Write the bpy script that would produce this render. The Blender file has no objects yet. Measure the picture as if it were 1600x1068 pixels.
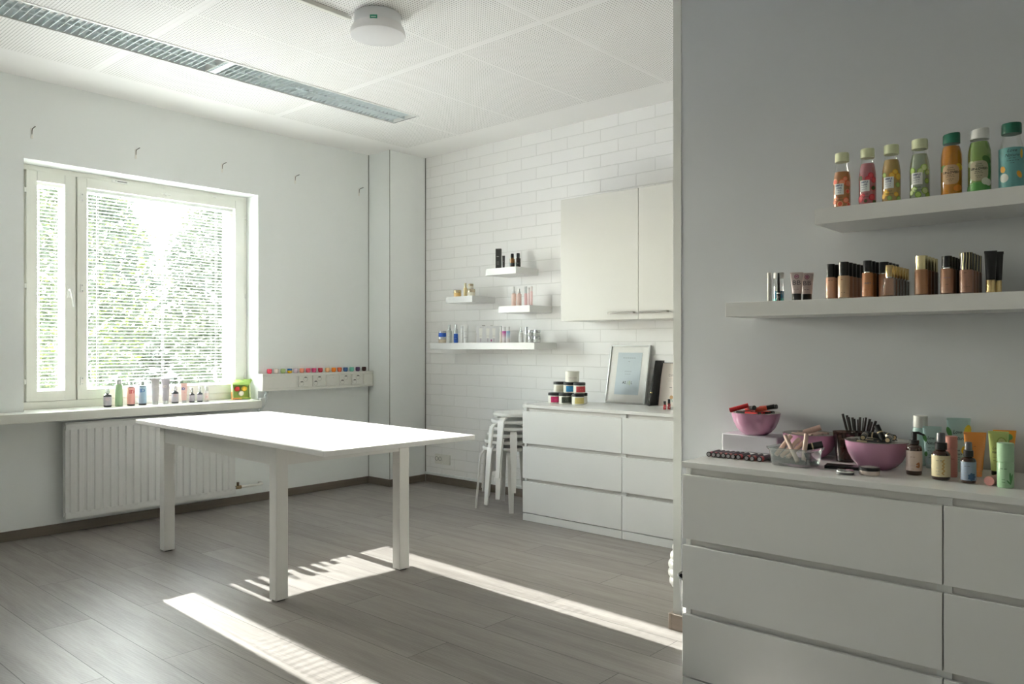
import bpy, math, random
from mathutils import Vector, Matrix
sc = bpy.context.scene
COL = sc.collection
R = math.radians
random.seed(7)

# ------------------------------------------------------------------ camera
cam_d = bpy.data.cameras.new('camera'); cam = bpy.data.objects.new('camera', cam_d); COL.objects.link(cam)
cam_d.sensor_fit = 'HORIZONTAL'; cam_d.sensor_width = 36.0; cam_d.lens = 36 * 1227.97 / 1600
cam_d.shift_y = 7.26 / 1600; cam_d.clip_start = 0.05; cam_d.clip_end = 300
cam.location = (0, 0, 1.17); cam.rotation_euler = (R(90), 0, R(41.6036 - 90))
sc.camera = cam

# ------------------------------------------------------------------ light
SUN_TAN = 0.47
w = bpy.data.worlds.new('sky'); sc.world = w; w.use_nodes = True
nt = w.node_tree; nt.nodes.clear()
out = nt.nodes.new('ShaderNodeOutputWorld'); bg = nt.nodes.new('ShaderNodeBackground')
sky = nt.nodes.new('ShaderNodeTexSky'); sky.sky_type = 'NISHITA'; sky.sun_disc = False
sky.sun_elevation = math.atan(SUN_TAN); sky.sun_rotation = R(-2.6); sky.dust_density = 2.0; sky.ozone_density = 1.0
hs = nt.nodes.new('ShaderNodeHueSaturation'); hs.inputs['Saturation'].default_value = 0.50
nt.links.new(sky.outputs[0], hs.inputs['Color']); nt.links.new(hs.outputs[0], bg.inputs['Color'])
bg.inputs['Strength'].default_value = 1.25
nt.links.new(bg.outputs[0], out.inputs[0])
sd = bpy.data.lights.new('sun', 'SUN'); sd.energy = 14; sd.angle = R(0.53); sd.color = (1.0, 0.945, 0.925)
sun = bpy.data.objects.new('sun', sd); COL.objects.link(sun)
_dir = Vector((-0.046, -1, -SUN_TAN)).normalized()
sun.rotation_euler = _dir.to_track_quat('-Z', 'Y').to_euler(); sun.location = (2.3, 12, 6)
def portal(x0, x1, y, z0, z1):
    l = bpy.data.lights.new('window_portal', 'AREA'); l.shape = 'RECTANGLE'; l.size = x1 - x0; l.size_y = z1 - z0
    l.cycles.is_portal = True
    o = bpy.data.objects.new('window_portal', l); COL.objects.link(o)
    o.location = ((x0 + x1) / 2, y, (z0 + z1) / 2); o.rotation_euler = (R(-90), 0, 0)   # emits toward -y
portal(1.606, 3.183, 5.86, 0.75, 2.35)
portal(-1.75, -1.15, 5.86, 0.75, 2.35)  # sampling portal of the added window
sc.view_settings.view_transform = 'Standard'; sc.view_settings.look = 'None'
sc.view_settings.gamma = 1.0; sc.view_settings.exposure = 2.10; sc.view_settings.use_curve_mapping = False
sc.cycles.max_bounces = 12; sc.cycles.diffuse_bounces = 7; sc.cycles.glossy_bounces = 4
sc.cycles.transmission_bounces = 8; sc.cycles.transparent_max_bounces = 24
sc.cycles.sample_clamp_indirect = 6.0; sc.cycles.caustics_reflective = False; sc.cycles.caustics_refractive = False
sc.cycles.use_denoising = True

# ------------------------------------------------------------------ materials
MATS = {}
def srgb(h):
    if isinstance(h, str):
        h = h.lstrip('#'); c = [int(h[i:i+2], 16) / 255 for i in (0, 2, 4)]
        return tuple(((v + 0.055) / 1.055) ** 2.4 if v > 0.04045 else v / 12.92 for v in c) + (1,)
    return tuple(h) + (1,)
def M(col, rough=0.5, metal=0.0, trans=0.0, coat=0.0, noise=0.0):
    k = (str(col), rough, metal, trans, coat, noise)
    if k in MATS: return MATS[k]
    m = bpy.data.materials.new('paint'); m.use_nodes = True; n = m.node_tree
    b = n.nodes['Principled BSDF']; c = srgb(col)
    b.inputs['Roughness'].default_value = rough; b.inputs['Metallic'].default_value = metal
    b.inputs['Transmission Weight'].default_value = trans; b.inputs['Coat Weight'].default_value = coat
    # slight procedural tone variation
    tx = n.nodes.new('ShaderNodeTexNoise'); tx.inputs['Scale'].default_value = 6.0
    tc = n.nodes.new('ShaderNodeTexCoord'); n.links.new(tc.outputs['Object'], tx.inputs['Vector'])
    mx = n.nodes.new('ShaderNodeMix'); mx.data_type = 'RGBA'
    a = 0.012 + noise
    mx.inputs['A'].default_value = tuple(min(1, v * (1 - a)) for v in c[:3]) + (1,)
    mx.inputs['B'].default_value = tuple(min(1, v * (1 + a)) for v in c[:3]) + (1,)
    n.links.new(tx.outputs['Fac'], mx.inputs['Factor']); n.links.new(mx.outputs['Result'], b.inputs['Base Color'])
    m.diffuse_color = c
    MATS[k] = m; return m
def clear(tint=(1, 1, 1), gloss=0.08, rough=0.02):
    k = ('clear', tint, gloss, rough)
    if k in MATS: return MATS[k]
    m = bpy.data.materials.new('clear_glass'); m.use_nodes = True; n = m.node_tree; n.nodes.clear()
    o = n.nodes.new('ShaderNodeOutputMaterial'); t = n.nodes.new('ShaderNodeBsdfTransparent'); g = n.nodes.new('ShaderNodeBsdfGlossy')
    t.inputs[0].default_value = tint + (1,); g.inputs['Roughness'].default_value = rough
    lw = n.nodes.new('ShaderNodeLayerWeight'); lw.inputs['Blend'].default_value = 0.35
    mp = n.nodes.new('ShaderNodeMapRange'); mp.inputs['To Min'].default_value = gloss * 0.5; mp.inputs['To Max'].default_value = min(1, gloss * 6)
    n.links.new(lw.outputs['Facing'], mp.inputs['Value'])
    mix = n.nodes.new('ShaderNodeMixShader'); n.links.new(mp.outputs[0], mix.inputs[0]); n.links.new(t.outputs[0], mix.inputs[1]); n.links.new(g.outputs[0], mix.inputs[2])
    n.links.new(mix.outputs[0], o.inputs[0]); MATS[k] = m; return m

def base_mat(name, rough):
    m = bpy.data.materials.new(name); m.use_nodes = True; n = m.node_tree
    b = n.nodes['Principled BSDF']; b.inputs['Roughness'].default_value = rough
    g = n.nodes.new('ShaderNodeNewGeometry'); s = n.nodes.new('ShaderNodeSeparateXYZ'); n.links.new(g.outputs['Position'], s.inputs[0])
    return m, n, b, s
def math_(n, op, a, b=None):
    x = n.nodes.new('ShaderNodeMath'); x.operation = op
    for i, v in enumerate((a, b)):
        if v is None: continue
        if isinstance(v, (int, float)): x.inputs[i].default_value = v
        else: n.links.new(v, x.inputs[i])
    return x.outputs[0]
def comb(n, x, y, z=0.0):
    c = n.nodes.new('ShaderNodeCombineXYZ')
    for i, v in enumerate((x, y, z)):
        if isinstance(v, (int, float)): c.inputs[i].default_value = v
        else: n.links.new(v, c.inputs[i])
    return c.outputs[0]
def mixc(n, f, a, b, mode='MIX'):
    x = n.nodes.new('ShaderNodeMix'); x.data_type = 'RGBA'; x.blend_type = mode
    for nm, v in (('Factor', f), ('A', a), ('B', b)):
        if isinstance(v, (int, float)): x.inputs[nm].default_value = v
        elif isinstance(v, tuple): x.inputs[nm].default_value = v
        else: n.links.new(v, x.inputs[nm])
    return x.outputs['Result']
def bump(n, b, h, strength, dist):
    x = n.nodes.new('ShaderNodeBump'); x.inputs['Strength'].default_value = strength; x.inputs['Distance'].default_value = dist
    n.links.new(h, x.inputs['Height']); n.links.new(x.outputs[0], b.inputs['Normal']); return x
def brick(n, vec, wdt, hgt, mortar, smooth, c1, c2, cm):
    t = n.nodes.new('ShaderNodeTexBrick'); n.links.new(vec, t.inputs['Vector'])
    t.offset = 0.5; t.offset_frequency = 2; t.squash = 1.0
    t.inputs['Scale'].default_value = 1.0; t.inputs['Brick Width'].default_value = wdt; t.inputs['Row Height'].default_value = hgt
    t.inputs['Mortar Size'].default_value = mortar; t.inputs['Mortar Smooth'].default_value = smooth; t.inputs['Bias'].default_value = 0.0
    t.inputs['Color1'].default_value = c1; t.inputs['Color2'].default_value = c2; t.inputs['Mortar'].default_value = cm
    return t
def noise(n, vec, scale, detail=3, rough=0.5):
    t = n.nodes.new('ShaderNodeTexNoise'); n.links.new(vec, t.inputs['Vector']); t.inputs['Scale'].default_value = scale
    t.inputs['Detail'].default_value = detail; t.inputs['Roughness'].default_value = rough
    return t.outputs['Fac']

WHITE = (0.80, 0.80, 0.77)
def mk_brick():
    m, n, b, s = base_mat('painted_brick', 0.42)
    v = comb(n, math_(n, 'SUBTRACT', s.outputs['Y'], 4.765), math_(n, 'SUBTRACT', s.outputs['Z'], 0.0395))
    wob = math_(n, 'MULTIPLY', math_(n, 'SUBTRACT', noise(n, v, 9.0), 0.5), 0.006)
    v2 = n.nodes.new('ShaderNodeVectorMath'); v2.operation = 'ADD'; n.links.new(v, v2.inputs[0]); n.links.new(comb(n, wob, wob), v2.inputs[1])
    t = brick(n, v2.outputs[0], 0.30, 0.0895, 0.0035, 0.3, (0.91, 0.90, 0.89, 1), (0.885, 0.875, 0.865, 1), (0.79, 0.78, 0.765, 1))
    n.links.new(t.outputs['Color'], b.inputs['Base Color'])
    h = math_(n, 'SUBTRACT', math_(n, 'MULTIPLY', noise(n, v, 40.0, 4), 0.18), t.outputs['Fac'])
    bump(n, b, h, 0.55, 0.004); return m
def mk_floor():
    m, n, b, s = base_mat('grey_oak_planks', 0.36)
    y = math_(n, 'SUBTRACT', s.outputs['Y'], 2.93 + 0.6725); x = math_(n, 'SUBTRACT', s.outputs['X'], 1.330)
    v = comb(n, y, x)
    t = brick(n, v, 1.345, 0.2065, 0.0014, 0.1, (1, 1, 1, 1), (0, 0, 0, 1), (0.5, 0.5, 0.5, 1))
    tone = t.outputs['Color']
    sh = math_(n, 'MULTIPLY', tone, 37.0)
    gv = comb(n, math_(n, 'MULTIPLY', s.outputs['Y'], 0.9), math_(n, 'MULTIPLY', s.outputs['X'], 9.0), sh)
    g1 = noise(n, gv, 1.7, 5, 0.62)
    gv2 = comb(n, math_(n, 'MULTIPLY', s.outputs['Y'], 3.0), math_(n, 'MULTIPLY', s.outputs['X'], 60.0), sh)
    g2 = noise(n, gv2, 2.0, 3, 0.6)
    gv3 = comb(n, math_(n, 'MULTIPLY', s.outputs['Y'], 1.0), math_(n, 'MULTIPLY', s.outputs['X'], 4.0), sh)
    wv = n.nodes.new('ShaderNodeTexWave'); wv.wave_type = 'RINGS'; wv.rings_direction = 'Z'; n.links.new(gv3, wv.inputs['Vector'])
    wv.inputs['Scale'].default_value = 9.0; wv.inputs['Distortion'].default_value = 9.0; wv.inputs['Detail'].default_value = 3.0; wv.inputs['Detail Scale'].default_value = 0.6
    cA = (0.33, 0.305, 0.285, 1); cB = (0.20, 0.18, 0.165, 1)
    f = math_(n, 'ADD', math_(n, 'MULTIPLY', math_(n, 'SUBTRACT', g1, 0.5), 1.7), 0.45)
    f = math_(n, 'ADD', f, math_(n, 'MULTIPLY', math_(n, 'SUBTRACT', g2, 0.5), 0.7))
    f = math_(n, 'ADD', f, math_(n, 'MULTIPLY', math_(n, 'SUBTRACT', wv.outputs['Fac'], 0.5), 0.20))
    f = math_(n, 'ADD', f, math_(n, 'MULTIPLY', math_(n, 'SUBTRACT', tone, 0.5), 0.45))
    cl = n.nodes.new('ShaderNodeClamp'); n.links.new(f, cl.inputs[0])
    c = mixc(n, cl.outputs[0], cA, cB)
    c = mixc(n, math_(n, 'MULTIPLY', t.outputs['Fac'], 0.9), c, (0.05, 0.045, 0.04, 1))
    n.links.new(c, b.inputs['Base Color'])
    rr = math_(n, 'ADD', math_(n, 'MULTIPLY', g2, 0.14), 0.33); n.links.new(rr, b.inputs['Roughness']); b.inputs['Specular IOR Level'].default_value = 0.36
    h = math_(n, 'SUBTRACT', math_(n, 'MULTIPLY', g2, 0.25), t.outputs['Fac']); bump(n, b, h, 0.25, 0.0015)
    return m
def mk_ceiling():
    m, n, b, s = base_mat('perforated_plasterboard', 0.7)
    X, Y = s.outputs['X'], s.outputs['Y']
    p = 0.0155
    def cell(v, off, pitch):
        return math_(n, 'SUBTRACT', math_(n, 'FRACT', math_(n, 'DIVIDE', math_(n, 'ADD', v, off), pitch)), 0.5)
    def dots(ox, oy):
        cx = cell(X, ox, p); cy = cell(Y, oy, p)
        d = math_(n, 'ADD', math_(n, 'MULTIPLY', cx, cx), math_(n, 'MULTIPLY', cy, cy))
        return math_(n, 'LESS_THAN', d, 0.044)
    d = dots(10, 10)
    # plain margins beside the panel joints and along the walls
    jx = math_(n, 'ABSOLUTE', math_(n, 'MULTIPLY', cell(X, -1.845 + 1.235 * 8 + 0.6175, 1.235), 1.235))
    jy = math_(n, 'ABSOLUTE', math_(n, 'MULTIPLY', cell(Y, -3.755 + 0.615 * 12 + 0.3075, 0.615), 0.615))
    keep = math_(n, 'MULTIPLY', math_(n, 'GREATER_THAN', jx, 0.022), math_(n, 'GREATER_THAN', jy, 0.009))
    keep = math_(n, 'MULTIPLY', keep, math_(n, 'LESS_THAN', X, 4.315)); keep = math_(n, 'MULTIPLY', keep, math_(n, 'LESS_THAN', Y, 4.975))
    d = math_(n, 'MULTIPLY', d, keep)
    lines = math_(n, 'MAXIMUM', math_(n, 'LESS_THAN', jx, 0.0010), math_(n, 'LESS_THAN', jy, 0.0014))
    lines = math_(n, 'MULTIPLY', lines, math_(n, 'MULTIPLY', math_(n, 'LESS_THAN', X, 4.32), math_(n, 'LESS_THAN', Y, 4.985)))
    c = mixc(n, d, (0.855, 0.845, 0.835, 1), (0.22, 0.215, 0.20, 1))
    c = mixc(n, math_(n, 'MULTIPLY', lines, 0.35), c, (0.42, 0.41, 0.38, 1))
    n.links.new(c, b.inputs['Base Color']); return m
def mk_wall(name, col, rough=0.6):
    m, n, b, s = base_mat(name, rough)
    g = n.nodes.new('ShaderNodeNewGeometry')
    t = noise(n, g.outputs['Position'], 3.0, 3); f = noise(n, g.outputs['Position'], 220.0, 2)
    a = tuple(v * 0.985 for v in col) + (1,); c = tuple(min(1, v * 1.015) for v in col) + (1,)
    n.links.new(mixc(n, t, a, c), b.inputs['Base Color']); bump(n, b, f, 0.08, 0.001); return m
def mk_wood(name, a, c, axis='X', scale=1.0, rough=0.5):
    m = bpy.data.materials.new(name); m.use_nodes = True; n = m.node_tree; b = n.nodes['Principled BSDF']; b.inputs['Roughness'].default_value = rough
    g = n.nodes.new('ShaderNodeNewGeometry'); s = n.nodes.new('ShaderNodeSeparateXYZ'); n.links.new(g.outputs['Position'], s.inputs[0])
    k = {'X': (1, 30, 30), 'Y': (30, 1, 30), 'Z': (30, 30, 1)}[axis]
    v = comb(n, *[math_(n, 'MULTIPLY', s.outputs[i], k[i] * scale) for i in range(3)])
    f = noise(n, v, 2.0, 4, 0.6); n.links.new(mixc(n, f, a + (1,), c + (1,)), b.inputs['Base Color']); bump(n, b, f, 0.10, 0.001); return m
def mk_leaf(col):
    m = bpy.data.materials.new('leaf'); m.use_nodes = True; n = m.node_tree; b = n.nodes['Principled BSDF']; b.inputs['Roughness'].default_value = 0.6
    g = n.nodes.new('ShaderNodeNewGeometry'); t = noise(n, g.outputs['Position'], 1.5, 3)
    c = mixc(n, t, tuple(v * 0.6 for v in col) + (1,), tuple(col) + (1,)); n.links.new(c, b.inputs['Base Color'])
    tr = n.nodes.new('ShaderNodeBsdfTranslucent'); n.links.new(c, tr.inputs[0]); ad = n.nodes.new('ShaderNodeMixShader'); ad.inputs[0].default_value = 0.5
    o = n.nodes['Material Output']; n.links.new(b.outputs[0], ad.inputs[1]); n.links.new(tr.outputs[0], ad.inputs[2]); n.links.new(ad.outputs[0], o.inputs[0]); return m

m_brick, m_floor, m_ceil = mk_brick(), mk_floor(), mk_ceiling()
m_wall = mk_wall('white_wall_paint', (0.825, 0.85, 0.84))
m_grey = mk_wall('grey_wall_paint', (0.56, 0.58, 0.605), 0.5)
m_board = mk_wood('skirting_wood', (0.20, 0.165, 0.135), (0.12, 0.10, 0.08), 'X')
m_boardy = mk_wood('skirting_wood', (0.20, 0.165, 0.135), (0.12, 0.10, 0.08), 'Y')
m_frame = M((0.80, 0.80, 0.74), 0.35)
m_white = M((0.74, 0.74, 0.73), 0.30)
m_cab = M((0.72, 0.71, 0.67), 0.35)
m_top = mk_wood('white_lacquered_wood', (0.84, 0.83, 0.82), (0.78, 0.77, 0.76), 'Y', 1.0, 0.35)
m_paintwood = M((0.80, 0.80, 0.78), 0.35)
m_stool = M((0.80, 0.79, 0.76), 0.4)
m_gap = M((0.16, 0.15, 0.13), 0.8)
m_alu = M((0.62, 0.66, 0.67), 0.28, 0.9)
m_chrome = M((0.75, 0.75, 0.74), 0.18, 1.0)
m_steel = M((0.55, 0.53, 0.50), 0.25, 1.0)
m_gold = M((0.72, 0.55, 0.27), 0.25, 1.0)
m_black = M((0.012, 0.012, 0.014), 0.28)
m_blackm = M((0.02, 0.02, 0.022), 0.5)
m_plastic = M((0.80, 0.79, 0.74), 0.35)
m_pane = clear((0.96, 0.98, 0.97), 0.06)
m_bottle = clear((0.98, 0.99, 0.99), 0.08, 0.05)
m_smoke = clear((0.52, 0.39, 0.35), 0.06, 0.05)
m_dish = clear((0.90, 0.955, 0.95), 0.22, 0.03)
m_clearcap = clear((0.86, 0.88, 0.88), 0.22, 0.15)

# ------------------------------------------------------------------ mesh building
LEGIBLE = {'ID', 'BB', 'SIMPLE', 'LOVE', 'Love', 'Nature', 'UP-LOVED', 'WELLNESS', 'AS', 'L', 'DIPLOMI', 'ARY', 'M'}
class MB:
    def __init__(s): s.v = []; s.f = []; s.m = []; s.mats = []
    def mi(s, mat):
        if mat not in s.mats: s.mats.append(mat)
        return s.mats.index(mat)
    def add(s, vs, fs, mat, T=None):
        o = len(s.v); i = s.mi(mat)
        s.v += [tuple(T @ Vector(p)) if T is not None else tuple(p) for p in vs]
        s.f += [tuple(o + k for k in f) for f in fs]; s.m += [i] * len(fs); return s
    def box(s, x0, x1, y0, y1, z0, z1, mat, T=None):
        if x0 > x1: x0, x1 = x1, x0
        if y0 > y1: y0, y1 = y1, y0
        if z0 > z1: z0, z1 = z1, z0
        vs = [(x, y, z) for z in (z0, z1) for y in (y0, y1) for x in (x0, x1)]
        return s.add(vs, [(0, 2, 3, 1), (4, 5, 7, 6), (0, 1, 5, 4), (2, 6, 7, 3), (0, 4, 6, 2), (1, 3, 7, 5)], mat, T)
    def lathe(s, prof, mat, seg=24, T=None, sx=1.0, sy=1.0):
        vs = []; fs = []; n = len(prof)
        for r, z in prof:
            r = max(r, 1e-5)
            for k in range(seg):
                a = 2 * math.pi * k / seg; vs.append((r * math.cos(a) * sx, r * math.sin(a) * sy, z))
        for i in range(n - 1):
            for k in range(seg):
                k2 = (k + 1) % seg; fs.append((i * seg + k, i * seg + k2, (i + 1) * seg + k2, (i + 1) * seg + k))
        if prof[0][0] > 1e-4: fs.append(tuple(reversed(range(seg))))
        if prof[-1][0] > 1e-4: fs.append(tuple((n - 1) * seg + k for k in range(seg)))
        return s.add(vs, fs, mat, T)
    def cyl(s, p0, p1, r0, mat, r1=None, seg=16, T=None):
        p0 = Vector(p0); p1 = Vector(p1); d = p1 - p0; r1 = r0 if r1 is None else r1
        Q = Matrix.Translation(p0) @ d.to_track_quat('Z', 'Y').to_matrix().to_4x4()
        if T is not None: Q = T @ Q
        return s.lathe([(r0, 0), (r1, d.length)], mat, seg, Q)
    def tube(s, pts, r, mat, seg=10, closed=False):
        pts = [Vector(p) for p in pts]; n = len(pts); vs = []; fs = []; prev = None
        rs = r if isinstance(r, (list, tuple)) else [r] * n
        for i, p in enumerate(pts):
            if closed: d = pts[(i + 1) % n] - pts[i - 1]
            else: d = pts[min(i + 1, n - 1)] - pts[max(i - 1, 0)]
            d.normalize()
            if prev is None:
                u = d.orthogonal().normalized()
            else:
                u = prev - d * prev.dot(d)
                u = u.normalized() if u.length > 1e-6 else d.orthogonal().normalized()
            prev = u; q = d.cross(u)
            for k in range(seg):
                a = 2 * math.pi * k / seg; vs.append(tuple(p + (u * math.cos(a) + q * math.sin(a)) * rs[i]))
        for i in range(n if closed else n - 1):
            j = (i + 1) % n
            for k in range(seg):
                k2 = (k + 1) % seg; fs.append((i * seg + k, i * seg + k2, j * seg + k2, j * seg + k))
        if not closed: fs.append(tuple(reversed(range(seg)))); fs.append(tuple((n - 1) * seg + k for k in range(seg)))
        return s.add(vs, fs, mat)
    def loft(s, secs, mat, T=None, cap=True):
        n = len(secs[0]); vs = [p for q in secs for p in q]; fs = []
        for i in range(len(secs) - 1):
            for k in range(n):
                k2 = (k + 1) % n; fs.append((i * n + k, i * n + k2, (i + 1) * n + k2, (i + 1) * n + k))
        if cap: fs.append(tuple(reversed(range(n)))); fs.append(tuple((len(secs) - 1) * n + k for k in range(n)))
        return s.add(vs, fs, mat, T)
    def text(s, txt, size, mat, x=0, z=0, y=0, r=None, bold=0.0, shear=0.0, width=None, T=None):
        if txt not in LEGIBLE:      # print too small to read in the photograph: a fine line of dashes
            W = width or size * .5 * len(txt); n = max(1, len(txt) // 3); g = W / n
            for k in range(n): s.patch(x - W / 2 + k * g, x - W / 2 + k * g + g * .72, z - size * .14, z + size * .14, mat, y=y, r=r, T=T, n=1)
            return s
        cu = bpy.data.curves.new('t', 'FONT'); cu.body = txt; cu.size = size; cu.align_x = 'CENTER'; cu.align_y = 'CENTER'
        cu.resolution_u = 2; cu.offset = bold * size; cu.shear = shear
        ob = bpy.data.objects.new('t', cu); COL.objects.link(ob)
        dg = bpy.context.evaluated_depsgraph_get(); me = bpy.data.meshes.new_from_object(ob.evaluated_get(dg))
        vs = [v.co.copy() for v in me.vertices]; fs = [tuple(p.vertices) for p in me.polygons]
        bpy.data.objects.remove(ob); bpy.data.curves.remove(cu); bpy.data.meshes.remove(me)
        if not vs: return s
        k = 1.0
        if width: k = width / max(1e-6, max(v.x for v in vs) - min(v.x for v in vs))
        return s.flat([(v.x * k + x, v.y + z) for v in vs], fs, mat, y, r, T)
    def flat(s, pts, fs, mat, y=0, r=None, T=None):   # 2-D figure on the front (-Y) side, wrapped on radius r if given
        vs = []
        for (a, b) in pts:
            if r: t = a / r; vs.append((r * math.sin(t), -r * math.cos(t), b))
            else: vs.append((a, y, b))
        return s.add(vs, fs, mat, T)
    def ell(s, cx, cz, rx, rz, mat, y=0, r=None, rot=0, T=None, n=14, p=1.0):
        rings = 3 if r and max(rx, rz) > r * .3 else 1
        pts = [(cx, cz)]; fs = []
        for j in range(1, rings + 1):
            for k in range(n):
                a = 2 * math.pi * k / n; c_, s_ = math.cos(a), math.sin(a)
                u = rx * j / rings * math.copysign(abs(c_) ** p, c_); v = rz * j / rings * math.copysign(abs(s_) ** p, s_)
                pts.append((cx + u * math.cos(rot) - v * math.sin(rot), cz + u * math.sin(rot) + v * math.cos(rot)))
        for k in range(n):
            k2 = (k + 1) % n; fs.append((0, 1 + k, 1 + k2))
            for j in range(1, rings): o = 1 + (j - 1) * n; fs.append((o + k, o + n + k, o + n + k2, o + k2))
        return s.flat(pts, fs, mat, y, r, T)
    def patch(s, x0, x1, z0, z1, mat, y=0, r=None, T=None, n=10):
        pts = []; fs = []
        for k in range(n + 1):
            x = x0 + (x1 - x0) * k / n; pts += [(x, z0), (x, z1)]
            if k: fs.append((2 * k - 2, 2 * k, 2 * k + 1, 2 * k - 1))
        return s.flat(pts, fs, mat, y, r, T)
    def build(s, name, parent=None, loc=None, rz=0, sharp=35, bevel=0, kind=None):
        me = bpy.data.meshes.new(name); me.from_pydata(s.v, [], s.f); me.update()
        for m in s.mats: me.materials.append(m)
        me.polygons.foreach_set('material_index', s.m)
        me.polygons.foreach_set('use_smooth', [True] * len(s.f))
        me.set_sharp_from_angle(angle=R(sharp))
        o = bpy.data.objects.new(name, me); COL.objects.link(o)
        if parent is not None: o.parent = parent
        if loc is not None: o.location = loc
        o.rotation_euler = (0, 0, rz)
        if bevel:
            b = o.modifiers.new('bevel', 'BEVEL'); b.width = bevel; b.segments = 2; b.limit_method = 'ANGLE'; b.angle_limit = R(50)
        if kind: o['kind'] = kind
        return o
def tag(o, label, cat, group=None):
    o['label'] = label; o['category'] = cat
    if group: o['group'] = group
    return o
def thing(name, label, cat, loc=(0, 0, 0), rz=0, group=None):
    o = bpy.data.objects.new(name, None); COL.objects.link(o); o.empty_display_size = 0.03
    o.location = loc; o.rotation_euler = (0, 0, rz); return tag(o, label, cat, group)
def dup(root, loc, rz, label, group=None):
    kids = {}
    for o in list(COL.objects):
        if o.parent: kids.setdefault(o.parent, []).append(o)
    def cp(o, par):
        c = o.copy(); COL.objects.link(c)
        if par is not None: c.parent = par
        for k in kids.get(o, []): cp(k, c)
        return c
    r = cp(root, None); r.location = loc; r.rotation_euler = (0, 0, rz); r['label'] = label
    if group: r['group'] = group
    return r
def S(name, mb, bevel=0): return mb.build(name, kind='structure', bevel=bevel)

# ------------------------------------------------------------------ room shell
YW, XB, XC, YC, H, XG, YE = 5.407, 4.633, 4.233, 5.124, 2.814, 2.885, 1.628
X0, Y0 = -2.4, -2.6
S('floor', MB().box(X0 - .1, XB + .1, Y0 - .1, YW + .38, -0.12, 0, m_floor))
# ceiling with the opening of the recessed light trough
LX0, LX1, LY0, LY1 = -0.60, 3.745, 4.235, 4.495
cb = MB()
cb.box(X0 - .1, XB + .1, Y0 - .1, LY0, H, H + .2, m_ceil).box(X0 - .1, XB + .1, LY1, YW + .38, H, H + .2, m_ceil)
cb.box(X0 - .1, LX0, LY0, LY1, H, H + .2, m_ceil).box(LX1, XB + .1, LY0, LY1, H, H + .2, m_ceil)
S('ceiling', cb)
VX0, VX1 = -1.75, -1.15                               # added window, out of view on the left, to light the foreground
WX0, WX1, WZ0, WZ1 = 1.606, 3.183, 0.765, 2.320       # opening of the visible window

WO = YW + .38
wb = MB()
wb.box(X0, XB, YW, WO, WZ1, H + .0, m_wall).box(X0, XB, YW, WO, -.02, WZ0, m_wall)
wb.box(X0, VX0, YW, WO, WZ0, WZ1, m_wall).box(VX1, WX0, YW, WO, WZ0, WZ1, m_wall).box(WX1, XB, YW, WO, WZ0, WZ1, m_wall)
S('wall_window', wb)
S('wall_corner', MB().box(XC, XB + .1, YC, YW + .01, 0, H, m_wall))
S('wall_brick', MB().box(XB, XB + .12, 0.2, YC + .2, -.02, H, m_brick))
S('wall_right', MB().box(XG, XG + .12, Y0, YE, -.02, H, m_grey))
S('wall_alcove', MB().box(XG + .12, XB + .1, 0.2, 0.32, -.02, H, m_wall))
S('wall_left', MB().box(X0 - .12, X0, Y0, YW + .38, -.02, H, m_wall))
S('wall_rear', MB().box(X0 - .1, XG + .12, Y0 - .12, Y0, -.02, H, m_wall))
m_strip = M((0.70, 0.71, 0.68), 0.45)
S('trim_1', MB().box(XG - .002, XG + .1205, YE, YE + .038, 0, H, m_strip), .001)
# dark shadow gaps at the panel corners
S('trim_2', MB().box(XC - .003, XC, YW - .004, YW, .06, H, m_gap))
S('trim_3', MB().box(XC - .002, XC + .001, YC - .001, YC + .003, .06, H, m_gap))
S('trim_4', MB().box(XB - .005, XB, YC - .005, YC, .06, H, m_gap))
S('trim_5', MB().box(XB - .012, XB, .32, YC - .006, .062, .085, m_wall), .003)
S('baseboard_window', MB().box(X0, XC, YW - .014, YW, 0, .060, m_board), .002)
bb = MB().box(XC - .014, XC, YC - .014, YW - .014, 0, .060, m_boardy).box(XC, XB - .014, YC - .014, YC, 0, .060, m_board)
S('baseboard_corner', bb, .002)
S('baseboard_brick', MB().box(XB - .014, XB, .32, YC - .014, 0, .060, m_boardy), .002)
m_board2 = mk_wood('skirting_wood', (0.36, 0.29, 0.24), (0.27, 0.215, 0.175), 'Y')
S('baseboard_right', MB().box(XG - .016, XG - .002, Y0, YE + .038, 0, .066, m_board2).box(XG - .016, XG + .12, YE + .038, YE + .052, 0, .066, m_board2), .002)
S('baseboard_left', MB().box(X0, X0 + .014, Y0, YW - .014, 0, .060, m_boardy), .002)

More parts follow.
